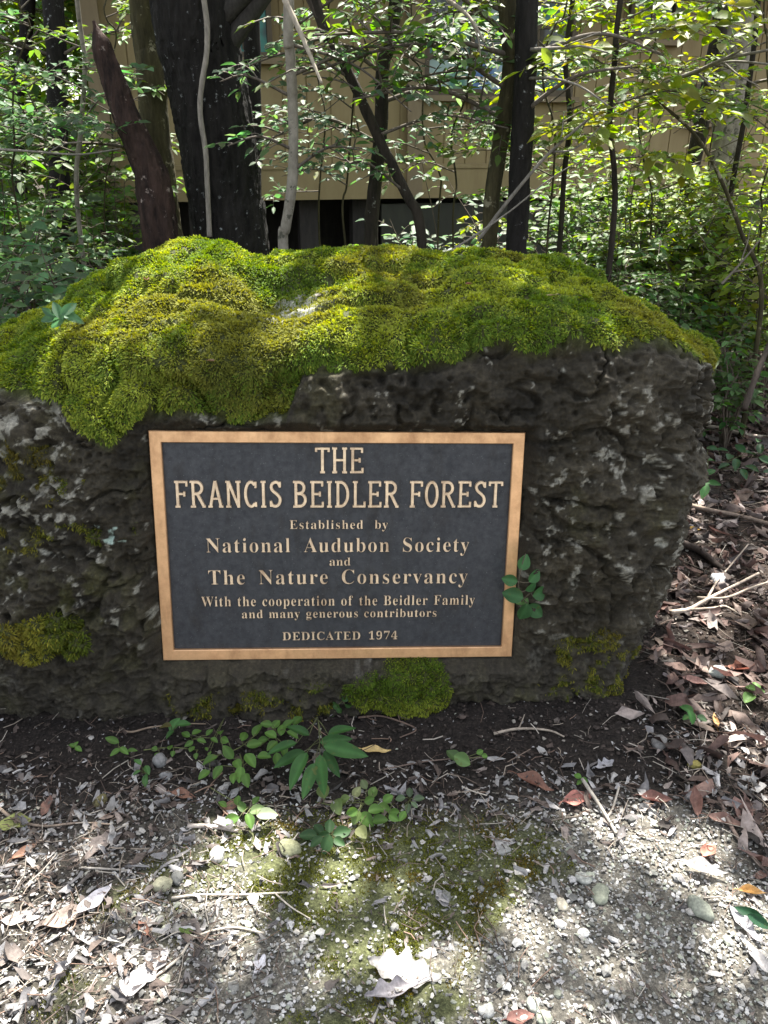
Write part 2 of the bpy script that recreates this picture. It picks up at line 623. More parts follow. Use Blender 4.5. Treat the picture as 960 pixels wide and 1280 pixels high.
# --- colours of the stone
base = np.tile(np.array([.020, .0162, .0100]), (len(P), 1))
g1 = fbm(P * 5, 4, 41)
g2 = fbm(P * 26, 4, 42)
base *= (1 + .55 * g1 + .5 * g2)[:, None]
greyz = sstep(-.15, .45, fbm(P * np.array([3, 3, 2.2]), 3, 43) + .45 * sstep(.0, .5, P[:, 0]) + .15)
base = base * (1 - .55 * greyz[:, None]) + np.array([.058, .048, .030])[None] * (1 + .7 * g2[:, None]) * .55 * greyz[:, None]
proud = (crag + pit2 + fine + .5 * cleft) / .012
chip = sstep(.36, .52, fbm(P * np.array([40, 40, 42]), 4, 44, .62) + .55 * fbm(P * 5, 3, 45) + .16 * proud + .02) * rough
base = base * (1 - .75 * chip[:, None]) + np.array([.30, .285, .235])[None] * .75 * chip[:, None]
f2, id2 = worley(P * np.array([15, 15, 20]) + .9 * np.stack([g2, g1, -g2], 1), 51)
fleck = sstep(.26, .12, f2 + .25 * fbm(P * 60, 3, 52)) * (id2 > .90) * rough
base = base * (1 - .8 * fleck[:, None]) + np.array([.40, .39, .33])[None] * .8 * fleck[:, None]
lich = np.clip(sstep(1, .5, ((P[:, 0] + .655) / .035) ** 2 + ((P[:, 2] - .51) / .022) ** 2 + 2.6 * fbm(P * 45, 3, 48) + .3), 0, 1) * (P[:, 1] < 2)
base = base * (1 - lich[:, None]) + np.array([.36, .46, .40])[None] * lich[:, None]
brown = sstep(.34, .12, P[:, 2] + .12 * g1)
base = base * (1 - .7 * brown[:, None]) + np.array([.040, .034, .025])[None] * (1 + .5 * g2[:, None]) * .7 * brown[:, None]
og = np.clip(strands + .35 * lowgreen + .55 * sstep(-.35, -.75, P[:, 0]) * sstep(-.1, .35, g1) + .3 * sstep(.15, .45, fbm(P * 6, 3, 49)), 0, 1) * sstep(-.2, .3, g2)
base = base * (1 - .75 * og[:, None]) + np.array([.055, .055, .012])[None] * .75 * og[:, None]
under = np.array([.045, .052, .010])
base = base * (1 - mm[:, None]) + under[None] * mm[:, None]
bare = np.clip(1.5 * np.exp(-((P[:, 0] + .225) / .065) ** 2 - ((P[:, 1] - 2.06) / .10) ** 2), 0, 1) * sstep(-.5, .2, g2 + .3) * (P[:, 2] > .9)   # bare stone in the moss hollow
base = base * (1 - bare[:, None]) + np.array([.34, .34, .27])[None] * bare[:, None]

m, nt, bs = newmat('weathered limestone')
a = nd(nt, 'ShaderNodeVertexColor', layer_name='Col')
n1 = noise_tex(nt, 120, 7, .72)
r = ramp(nt, n1.outputs[0], [(.28, (.35, .35, .35)), (.55, (1, 1, 1)), (.75, (1.9, 1.9, 1.85))])
cc = mix(nt, 1, a.outputs[0], r.outputs[0], 'MULTIPLY')
nt.links.new(cc, bs.inputs['Base Color'])
bs.inputs['Roughness'].default_value = .82
bs.inputs['Specular IOR Level'].default_value = .3
bump(nt, bs, n1.outputs[0], .9, .006)
M['rock'] = m
ii = (np.arange(NU - 1)[:, None] * NV + np.arange(NV - 1)[None]).ravel()
quads = np.stack([ii, ii + NV, ii + NV + 1, ii + 1], 1)
rb = MB().add(Pd, quads, None, np.clip(base, .004, 1))
boulder = tag(rb.build('boulder', M['rock']), 'large dark limestone boulder with a thick green moss cap and a plaque on its face', 'boulder')


# --- moss fronds (real blades on the cushions)
def fronds(name, mask, count, length, seed, parent, colfn, keep=None, hang=.75, width=.14):
    rng = np.random.default_rng(seed)
    G = VD
    e1 = G[1:, :-1] - G[:-1, :-1]
    e2 = G[:-1, 1:] - G[:-1, :-1]
    area = np.linalg.norm(np.cross(e1, e2), axis=2)
    mk = mask.reshape(NU, NV)[:-1, :-1]
    wgt = area * np.clip(mk, 0, 1)
    if keep is not None:
        wgt = wgt * keep.reshape(NU, NV)[:-1, :-1]
    wgt = wgt.ravel() / wgt.sum()
    ci = rng.choice(len(wgt), count, p=wgt)
    i, j = ci // (NV - 1), ci % (NV - 1)
    a, b = rng.random(count), rng.random(count)
    p = G[i, j] + e1[i, j] * a[:, None] + e2[i, j] * b[:, None]
    n = ND.reshape(NU, NV, 3)[i, j]
    down = np.array([0, 0, -1.0])[None] - n * (-n[:, 2:3])
    dl = np.linalg.norm(down, axis=1, keepdims=True)
    rnd = rng.normal(size=(count, 3))
    tdir = rnd - n * (rnd * n).sum(1, keepdims=True)
    tdir = norm(tdir)
    fl = np.stack([vnoise(p * 38, 171), vnoise(p * 38, 172), vnoise(p * 38, 173)], 1)
    d = norm(n * (.55 + .35 * rng.random((count, 1))) + down * hang + tdir * .65 + fl * .5)
    side = norm(np.cross(d, n + .3 * rnd))
    L = length * (.6 + .8 * rng.random(count))[:, None]
    W = L * width
    droop = (down * .5 - n * .15) * L
    q0 = p - n * .003
    q1 = p + d * L * .55
    q2 = p + d * L + droop * .45
    Vv = np.stack([q0 - side * W * .35, q0 + side * W * .35, q1 + side * W, q1 - side * W, q2], 1).reshape(-1, 3)
    k = np.arange(count) * 5
    cl = colfn(p, rng)
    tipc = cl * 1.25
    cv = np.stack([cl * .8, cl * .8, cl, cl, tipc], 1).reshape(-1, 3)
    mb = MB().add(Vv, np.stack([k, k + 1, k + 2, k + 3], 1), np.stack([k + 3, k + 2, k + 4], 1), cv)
    return mb.build(name, M['frond'], parent)


def moss_col(p, rng):
    n = fbm(p * 8, 3, 61)
    n2 = fbm(p * 3.0, 2, 62)
    a = np.array([.245, .285, .036])
    b = np.array([.085, .14, .016])
    o = np.array([.115, .095, .02])
    t = sstep(-.35, .35, n + .25 * rng.normal(size=len(p)))[:, None]
    cl = a * t + b * (1 - t)
    br = sstep(.12, .42, n2 + .5 * n + .12 * rng.normal(size=len(p)) + .10 * (p[:, 0] < -.35))[:, None]
    cl = cl * (1 - .6 * br) + o * .6 * br
    return cl * (.75 + .5 * rng.random((len(p), 1)))


vis = (P[:, 1] < 2.62) & (P[:, 0] > -1.3)
thin = sstep(-.25, .15, fbm(P * 26, 3, 63) + 1.6 * (mossm - .75))                    # the mat breaks up towards its edge
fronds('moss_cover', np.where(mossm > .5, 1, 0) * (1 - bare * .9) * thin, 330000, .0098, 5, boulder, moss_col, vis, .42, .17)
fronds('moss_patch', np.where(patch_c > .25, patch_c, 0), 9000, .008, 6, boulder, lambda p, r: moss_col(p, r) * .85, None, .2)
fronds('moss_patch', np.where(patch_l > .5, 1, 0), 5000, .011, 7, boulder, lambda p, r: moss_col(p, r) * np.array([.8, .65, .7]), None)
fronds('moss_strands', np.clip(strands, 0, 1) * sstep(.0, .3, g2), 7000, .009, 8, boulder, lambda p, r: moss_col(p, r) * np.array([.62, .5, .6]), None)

# ------------------------------------------------------------------ the plaque
def metal(name, c1, c2, rough, scale=30, metallic=1.0, speck=None):
    m, nt, bs = newmat(name)
    n = noise_tex(nt, scale, 6, .7)
    n2 = noise_tex(nt, scale * .3, 6, .7, stretch=(1, 1, .35))
    r = ramp(nt, n.outputs[0], [(.3, c2), (.65, c1)])
    r2 = ramp(nt, n2.outputs[0], [(.32, (.62, .56, .52)), (.48, (.96, .95, .94)), (.7, (1.12, 1.1, 1.08))])
    cc = mix(nt, 1, r.outputs[0], r2.outputs[0], 'MULTIPLY')
    if speck:
        n3 = noise_tex(nt, 330, 2, .5)
        r3 = ramp(nt, n3.outputs[0], [(.70, (0, 0, 0)), (.74, (1, 1, 1))])
        cc = mix(nt, r3.outputs[0], cc, speck)
    nt.links.new(cc, bs.inputs['Base Color'])
    bs.inputs['Metallic'].default_value = metallic
    rr = ramp(nt, n.outputs[0], [(.3, (rough + .15,) * 3), (.7, (rough - .08,) * 3)])
    nt.links.new(rr.outputs[0], bs.inputs['Roughness'])
    bump(nt, bs, n.outputs[0], .25, .001)
    return m


M['bronze'] = metal('polished bronze', (.80, .50, .275), (.60, .345, .18), .42, 25, .8)
M['bronze_letter'] = metal('bronze lettering', (.86, .68, .48), (.62, .47, .33), .46, 60, .7)
M['bronze_dark'] = metal('dark bronze field', (.044, .047, .054), (.021, .023, .028), .46, 60, .25, (.13, .13, .13))

plaque = empty('memorial_plaque', PC - PY * .296, 'bronze bordered dark plaque dedicated 1974 mounted on the boulder face', 'plaque')


def pl(x, y, h=0.0):
    return PC + PX * x + PY * y + PN * h


PM = np.stack([PX, PY, PN], 1)
pb = MB().box(pl(0, 0, -.0185), (.892, .584, .016), M=PM)
pb.build('backing_panel', M['bronze_dark'], plaque, False)


def frame_mb(W, H, b, h0, h1, bev):
    loops = []
    for (w_, h_, z) in [(W, H, h0), (W, H, h1 - bev), (W - bev * 2, H - bev * 2, h1), (W - 2 * b + bev * 2, H - 2 * b + bev * 2, h1), (W - 2 * b, H - 2 * b, h1 - bev), (W - 2 * b, H - 2 * b, h0)]:
        loops.append([pl(sx * w_ / 2, sy * h_ / 2, z) for sx, sy in ((-1, -1), (1, -1), (1, 1), (-1, 1))])
    v = np.array(loops).reshape(-1, 3)
    q = []
    for k in range(6):
        for j in range(4):
            k2, j2 = (k + 1) % 6, (j + 1) % 4
            q.append([k * 4 + j, k * 4 + j2, k2 * 4 + j2, k2 * 4 + j])
    return MB().add(v, q)


frame_mb(.90, .5925, .0285, -.028, 0.0, .0018).build('raised_border', M['bronze'], plaque, False)
FIELD = -.0105                                                # face of the dark field


def arc(cx, cy, rx, ry, a0, a1, n=14):
    t = np.radians(np.linspace(a0, a1, n))
    return np.stack([cx + rx * np.cos(t), cy + ry * np.sin(t)], 1).tolist()


def ser(x, y, w=.17):
    return ('s', [(x - w / 2, y), (x + w / 2, y)])


hi, lo = .965, .035
GL = {
    'T': (.50, [[(.25, 0), (.25, 1)], ('s', [(.02, .955), (.48, .955)]), ser(.25, lo), ('s', [(.035, .99), (.035, .83)]), ('s', [(.465, .99), (.465, .83)])]),
    'H': (.56, [[(.11, 0), (.11, 1)], [(.45, 0), (.45, 1)], ('s', [(.11, .51), (.45, .51)]), ser(.11, hi), ser(.11, lo), ser(.45, hi), ser(.45, lo)]),
    'E': (.50, [[(.11, 0), (.11, 1)], ('s', [(.02, .96), (.44, .96)]), ('s', [(.11, .51), (.36, .51)]), ('s', [(.02, .04), (.46, .04)]), ('s', [(.43, .99), (.43, .80)]), ('s', [(.45, .01), (.45, .21)]), ('s', [(.35, .60), (.35, .42)])]),
    'F': (.47, [[(.11, 0), (.11, 1)], ('s', [(.02, .96), (.44, .96)]), ('s', [(.11, .51), (.35, .51)]), ser(.11, lo), ('s', [(.43, .99), (.43, .80)]), ('s', [(.34, .60), (.34, .42)])]),
    'R': (.53, [[(.11, 0), (.11, 1)], [(.11, .955), (.22, .955)] + arc(.23, .735, .18, .22, 90, -90) + [(.11, .515)], [(.25, .50), (.45, .05)], ser(.10, lo), ser(.06, hi, .1), ser(.465, lo, .11)]),
    'A': (.54, [[(.09, .02), (.27, 1)], [(.27, 1), (.45, .02)], ('s', [(.14, .33), (.40, .33)]), ser(.09, lo, .15), ser(.45, lo, .15)]),
    'N': (.56, [[(.11, 0), (.11, 1)], [(.12, .98), (.45, .02)], [(.45, 0), (.45, 1)], ser(.11, lo), ser(.08, hi, .12), ser(.45, hi)]),
    'C': (.50, [arc(.26, .5, .19, .46, 48, 312, 26), ('s', [(.42, .97), (.42, .74)]), ('s', [(.42, .03), (.42, .20)])]),
    'I': (.24, [[(.12, 0), (.12, 1)], ser(.12, hi), ser(.12, lo)]),
    'S': (.46, [smooth_path([(.38, .80), (.33, .92), (.23, .955), (.12, .88), (.09, .75), (.15, .62), (.27, .51), (.36, .39), (.385, .25), (.33, .10), (.22, .045), (.11, .09), (.07, .20)], 40).tolist(), ('s', [(.385, .97), (.385, .76)]), ('s', [(.07, .03), (.07, .25)])]),
    'B': (.52, [[(.11, 0), (.11, 1)], [(.11, .955), (.22, .955)] + arc(.22, .745, .17, .21, 90, -90) + [(.11, .535)], [(.11, .52), (.23, .52)] + arc(.23, .285, .20, .24, 90, -90) + [(.11, .045)], ser(.07, hi, .11), ser(.07, lo, .11)]),
    'D': (.54, [[(.11, 0), (.11, 1)], [(.11, .955), (.20, .955)] + arc(.20, .5, .25, .455, 90, -90, 22) + [(.11, .045)], ser(.07, hi, .11), ser(.07, lo, .11)]),
    'L': (.47, [[(.11, 0), (.11, 1)], ser(.11, hi), ('s', [(.02, .04), (.44, .04)]), ('s', [(.43, .01), (.43, .22)])]),
    'O': (.50, [arc(.25, .5, .19, .46, 0, 360, 36)]),
}


def big_line(text, x0, x1, y0, y1, tracking=.06, space=.30):
    h = y1 - y0
    width = sum(GL[ch][0] + tracking if ch != ' ' else space for ch in text) - tracking
    sx = (x1 - x0) / width
    mb = MB()
    pen, lift = 0.0, 0
    for ch in text:
        if ch == ' ':
            pen += space
            mb.build('inscription', M['bronze_letter'], plaque, False)
            mb = MB()
            continue
        for st in GL[ch][1]:
            thin = isinstance(st, tuple)
            p = np.array(st[1] if thin else st, float)
            p = np.stack([x0 + (pen + p[:, 0]) * sx, y0 + p[:, 1] * h], 1)
            wd_ = (.0031 if thin else .0040)
            t = norm(np.gradient(p, axis=0))
            nn = np.stack([-t[:, 1], t[:, 0]], 1)
            lift = (lift + 1) % 7
            top = FIELD + .0062 + lift * .00012
            k = len(p)
            L0 = [pl(*(p[i] + nn[i] * wd_), FIELD - .001) for i in range(k)]
            L1 = [pl(*(p[i] + nn[i] * wd_ * .78), top) for i in range(k)]
            R1 = [pl(*(p[i] - nn[i] * wd_ * .78), top) for i in range(k)]
            R0 = [pl(*(p[i] - nn[i] * wd_), FIELD - .001) for i in range(k)]
            v = np.array([L0, L1, R1, R0]).reshape(-1, 3)
            q = []
            for a_ in range(3):
                for i in range(k - 1):
                    q.append([a_ * k + i, a_ * k + i + 1, (a_ + 1) * k + i + 1, (a_ + 1) * k + i])
            q += [[0, k, 2 * k, 3 * k], [k - 1, 4 * k - 1, 3 * k - 1, 2 * k - 1]]
            mb.add(v, q)
        pen += GL[ch][0] + tracking
    return mb.build('inscription', M['bronze_letter'], plaque, False)


big_line('THE', -.0585, .0595, .1936, .2565)
big_line('FRANCIS BEIDLER FOREST', -.399, .403, .1074, .1736)


def serif_chars(s):
    o = ''
    for ch in s:
        if 'A' <= ch <= 'Z': o += chr(0x1D400 + ord(ch) - 65)
        elif 'a' <= ch <= 'z': o += chr(0x1D41A + ord(ch) - 97)
        elif '0' <= ch <= '9': o += chr(0x1D7CE + ord(ch) - 48)
        else: o += ch
    return o


def word_mesh(text, spacing, thin):
    cu = bpy.data.curves.new('inscription', 'FONT')
    cu.body = serif_chars(text)
    cu.size = 1.0
    cu.space_character = spacing
    cu.extrude = .06
    cu.offset = thin
    cu.resolution_u = 3
    o = bpy.data.objects.new('tmp', cu)
    COL.objects.link(o)
    bpy.context.view_layer.update()
    me = bpy.data.meshes.new_from_object(o.evaluated_get(bpy.context.evaluated_depsgraph_get()))
    bpy.data.objects.remove(o)
    v = np.zeros(len(me.vertices) * 3, np.float32)
    me.vertices.foreach_get('co', v)
    return me, v.reshape(-1, 3).astype(float)


def small_line(text, x0, x1, y0, cap, spacing=1.12, gap=.55, thin=-.0135):
    """gap: space between words in cap heights of the face"""
    parts = [word_mesh(w_, spacing, thin) for w_ in text.split(' ')]
    wid = [v[:, 0].max() - v[:, 0].min() for _, v in parts]
    sx = (x1 - x0) / (sum(wid) + gap * .69 * (len(parts) - 1))
    pen = x0
    for (me, v), w_ in zip(parts, wid):
        X = pen + (v[:, 0] - v[:, 0].min()) * sx
        pen += (w_ + gap * .69) * sx
        Yc = y0 + v[:, 1] / .69 * cap
        Zc = FIELD - .001 + (v[:, 2] + .06) / .12 * .0055
        Wd = PC[None] + X[:, None] * PX + Yc[:, None] * PY + Zc[:, None] * PN - np.array(plaque.location)[None]
        me.vertices.foreach_set('co', Wd.astype(np.float32).ravel())
        me.update()
        me.materials.clear()
        me.materials.append(M['bronze_letter'])
        r_ = bpy.data.objects.new('inscription', me)
        COL.objects.link(r_)
        r_.parent = plaque


small_line('Established by', -.1222, .1198, .0520, .0226, 1.14, 1.35)
small_line('National Audubon Society', -.3285, .3255, -.0085, .0375, 1.12, 1.0)
small_line('and', -.0247, .0272, -.0440, .0212, 1.05)
small_line('The Nature Conservancy', -.3265, .3250, -.0930, .0385, 1.14, 1.0)
small_line('With the cooperation of the Beidler Family', -.347, .3465, -.1515, .0265, 1.12, .75)
small_line('and many generous contributors', -.247, .2487, -.1842, .0225, 1.12, .75)
small_line('DEDICATED 1974', -.1456, .1492, -.2460, .0222, 1.1, 1.0)

# ------------------------------------------------------------------ leaf and twig builders
def add_leaves(mb, P, D, Nr, L, W, colr, rng, fine=True, droop=.12, fold=.18):
    """P base points, D midrib directions, Nr rough upward normals"""
    n = len(P)
    if n == 0:
        return
    D = norm(D)
    side = norm(np.cross(D, Nr))
    up = np.cross(side, D)
    L = np.broadcast_to(np.asarray(L, float), (n,))[:, None]
    W = np.broadcast_to(np.asarray(W, float), (n,))[:, None]
    c = np.asarray(colr, float)
    if c.ndim == 1:
        c = np.tile(c, (n, 1))
    c = c * (.7 + .6 * rng.random((n, 1))) * (1 + .12 * rng.normal(size=(n, 3)))
    c = np.clip(c, .003, 1)
    dz = np.array([0, 0, -1.0])
    if fine:
        def pt(t, s):
            return P + D * L * t + side * W * s + up * (W * fold * abs(s) * 2) + dz * (droop * L * t * t)
        V = np.stack([pt(0, 0), pt(.28, .42), pt(.28, 0), pt(.28, -.42), pt(.64, .40), pt(.64, 0), pt(.64, -.40), pt(1, 0)], 1).reshape(-1, 3)
        k = np.arange(n) * 8
        Q = np.concatenate([np.stack([k + 1, k + 4, k + 5, k + 2], 1), np.stack([k + 2, k + 5, k + 6, k + 3], 1)])
        T = np.concatenate([np.stack([k, k + 1, k + 2], 1), np.stack([k, k + 2, k + 3], 1), np.stack([k + 4, k + 7, k + 5], 1), np.stack([k + 5, k + 7, k + 6], 1)])
        mb.add(V, Q, T, np.repeat(c, 8, 0))
    else:
        def pt(t, s):
            return P + D * L * t + side * W * s + up * (W * fold * abs(s) * 2) + dz * (droop * L * t * t)
        V = np.stack([pt(0, 0), pt(.45, .5), pt(.45, -.5), pt(1, 0)], 1).reshape(-1, 3)
        k = np.arange(n) * 4
        T = np.concatenate([np.stack([k, k + 1, k + 3], 1), np.stack([k, k + 3, k + 2], 1)])
        mb.add(V, None, T, np.repeat(c, 4, 0))


GREENS = {
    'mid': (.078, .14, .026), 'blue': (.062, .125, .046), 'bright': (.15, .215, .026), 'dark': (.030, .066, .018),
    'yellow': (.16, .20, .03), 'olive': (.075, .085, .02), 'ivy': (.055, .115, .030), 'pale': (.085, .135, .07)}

# sun patches: points the sun reaches (pixel of the photo, distance or None for the ground, radius in metres)
SUNSPOTS = []


def spot(px, py, Y, r):
    SUNSPOTS.append((at(px, py, Y) if Y else ground_pt(px, py), r))


for q in [(225, 314, 2.25, .13), (275, 310, 2.2, .08), (165, 332, 2.2, .07), (395, 378, 2.05, .08), (420, 395, 2.0, .06), (375, 415, 1.92, .06),
          (190, 440, 1.86, .06), (160, 450, 1.86, .05), (215, 470, 1.84, .035), (60, 450, 1.9, .05), (540, 330, 2.25, .05), (455, 340, 2.2, .05), (640, 360, 2.1, .04), (335, 318, 2.3, .05), (480, 365, 2.1, .035),
          (20, 1175, None, .07), (60, 1200, None, .06), (100, 1170, None, .045), (30, 1120, None, .04), (140, 1240, None, .03), (5, 1240, None, .04),
          (300, 1050, None, .045), (260, 1070, None, .04), (340, 1090, None, .05), (385, 1095, None, .05), (300, 1110, None, .045), (430, 1085, None, .035), (420, 1120, None, .03), (320, 1190, None, .03), (260, 1160, None, .025), (470, 1110, None, .02),
          (710, 1015, None, .03), (745, 1030, None, .035), (775, 1050, None, .03), (690, 1005, None, .02), (830, 1060, None, .035), (870, 1040, None, .03), (880, 1075, None, .025),
          (520, 1215, None, .035), (480, 1230, None, .03), (560, 1225, None, .025), (930, 1160, None, .03), (950, 1210, None, .03), (640, 1120, None, .015), (730, 1190, None, .015),
          (905, 900, None, .05), (940, 870, None, .05), (880, 860, None, .03), (930, 940, None, .04), (850, 840, None, .03), (910, 760, None, .04), (950, 720, None, .05), (900, 680, None, .06),
          (930, 620, None, .05), (880, 640, None, .05), (940, 500, None, .12), (900, 470, None, .15), (915, 540, None, .10), (860, 780, None, .03)]:
    spot(*q)


def sun_open(Pts, rng, ragged=.35):
    """True for leaves that hang clear of the sunbeams that reach the sun patches"""
    ok = np.ones(len(Pts), bool)
    for c, r in SUNSPOTS:
        d = Pts - c
        t = d @ SUN
        perp = np.linalg.norm(d - t[:, None] * SUN, axis=1)
        ok &= ~((perp < r * 1.25 * (1 + ragged * (rng.random(len(Pts)) - .4)) + .045) & (t > .3))
    return ok


def twig_leaves(rng, path, spacing, L, W, out_P, out_D, out_N, flat=.8):
    """alternate leaves along a twig"""
    seg = np.linalg.norm(np.diff(path, axis=0), axis=1)
    tot = seg.sum()
    n = max(2, int(tot / spacing))
    s = np.concatenate([[0], np.cumsum(seg)])
    for i in range(n):
        t = (i + .6) / n * tot
        p = np.array([np.interp(t, s, path[:, k]) for k in range(3)])
        j = min(np.searchsorted(s, t), len(path) - 1)
        d = norm(path[j] - path[max(j - 1, 0)])
        sd = norm(np.cross(d, [0, 0, 1.0]) + 1e-6) * (1 if i % 2 else -1)
        out_P.append(p)
        out_D.append(norm(d * .55 + sd * .8 + rng.normal(size=3) * .22))
        out_N.append(norm(np.array([0, 0, 1.0]) * flat + rng.normal(size=3) * .35 + np.array([0, -.25, 0])))
    out_P.append(path[-1]); out_D.append(norm(path[-1] - path[-2])); out_N.append(norm(np.array([0, -.2, 1.0]) + rng.normal(size=3) * .2))


def shrub(name, label, cat, base, h, r, nst=6, ntw=7, spacing=.035, dens=1.35, L=.05, ratio=.55, colr='mid', seed=0, group=None, low=.25, fine=True, lean=(0, 0), stemcol=(.10, .08, .06), sr=.006, twl=.5, flat=.8):
    rng = np.random.default_rng(seed)
    base = np.asarray(base, float)
    nst, ntw, spacing, L = int(nst * dens), int(ntw * dens), spacing / 1.1, L * 1.22
    root = empty(name, base, label, cat, group)
    st, lf = MB(), MB()
    Ps, Ds, Ns = [], [], []
    for k in range(nst):
        a = rng.random() * 2 * pi
        rr = r * math.sqrt(rng.random())
        top = base + np.array([rr * cos(a) + lean[0], rr * sin(a) + lean[1], h * (.6 + .4 * rng.random()) * (1 - .35 * (rr / r) ** 2)])
        b = base + np.array([rng.normal() * .05 * r, rng.normal() * .05 * r, -.02])
        mid = b * .5 + top * .5 + np.array([rng.normal() * .08 * h, rng.normal() * .08 * h, .12 * h])
        path = smooth_path([b, mid, top], 12)
        st.tube(path, np.linspace(sr, sr * .3, 12), 5, stemcol, cap=False)
        for j in range(ntw):
            t = low + (1 - low) * (j + rng.random()) / ntw
            p = path[min(int(t * 11), 11)]
            a2 = rng.random() * 2 * pi
            ln = twl * r * (.4 + .8 * rng.random())
            e = p + np.array([cos(a2) * ln, sin(a2) * ln, ln * (.35 * rng.random() - .02)])
            mp = (p + e) / 2 + np.array([0, 0, .12 * ln]) + rng.normal(size=3) * .05 * ln
            tw = smooth_path([p, mp, e], 7)
            st.tube(tw, np.linspace(sr * .4, sr * .18, 7), 4, stemcol, cap=False)
            twig_leaves(rng, tw, spacing, L, L * ratio, Ps, Ds, Ns, flat)
    Ps, Ds, Ns = np.array(Ps), np.array(Ds), np.array(Ns)
    n = len(Ps)
    Ls = L * (.55 + .7 * rng.random(n))
    add_leaves(lf, Ps, Ds, Ns, Ls, Ls * ratio, GREENS[colr], rng, fine)
    st.build('stems', M['twig'], root)
    lf.build('foliage', M['leaf'], root)
    return root


def sprays(rng, start, dirs, length, ntw, spacing, L, ratio, st, acc, rad=.004, col=(.12, .10, .08)):
    """a leafy side branch: start point, direction, with side twigs"""
    d = norm(np.asarray(dirs, float))
    e = start + d * length
    mid = (start + e) / 2 + np.array([0, 0, .10 * length]) + rng.normal(size=3) * .04 * length
    br = smooth_path([start, mid, e + np.array([0, 0, -.06 * length])], 12)
    st.tube(br, np.linspace(rad, rad * .35, 12), 5, col, cap=False)
    for j in range(ntw):
        t = .2 + .8 * (j + rng.random() * .6) / ntw
        p = br[min(int(t * 11), 11)]
        sd = norm(np.cross(d, [0, 0, 1.0])) * (1 if j % 2 else -1)
        ln = length * (.16 + .22 * rng.random())
        e2 = p + norm(d * .6 + sd * .8 + rng.normal(size=3) * .25) * ln
        tw = smooth_path([p, (p + e2) / 2 + np.array([0, 0, .08 * ln]), e2], 6)
        st.tube(tw, np.linspace(rad * .45, rad * .2, 6), 4, col, cap=False)
        twig_leaves(rng, tw, spacing, L, L * ratio, *acc)


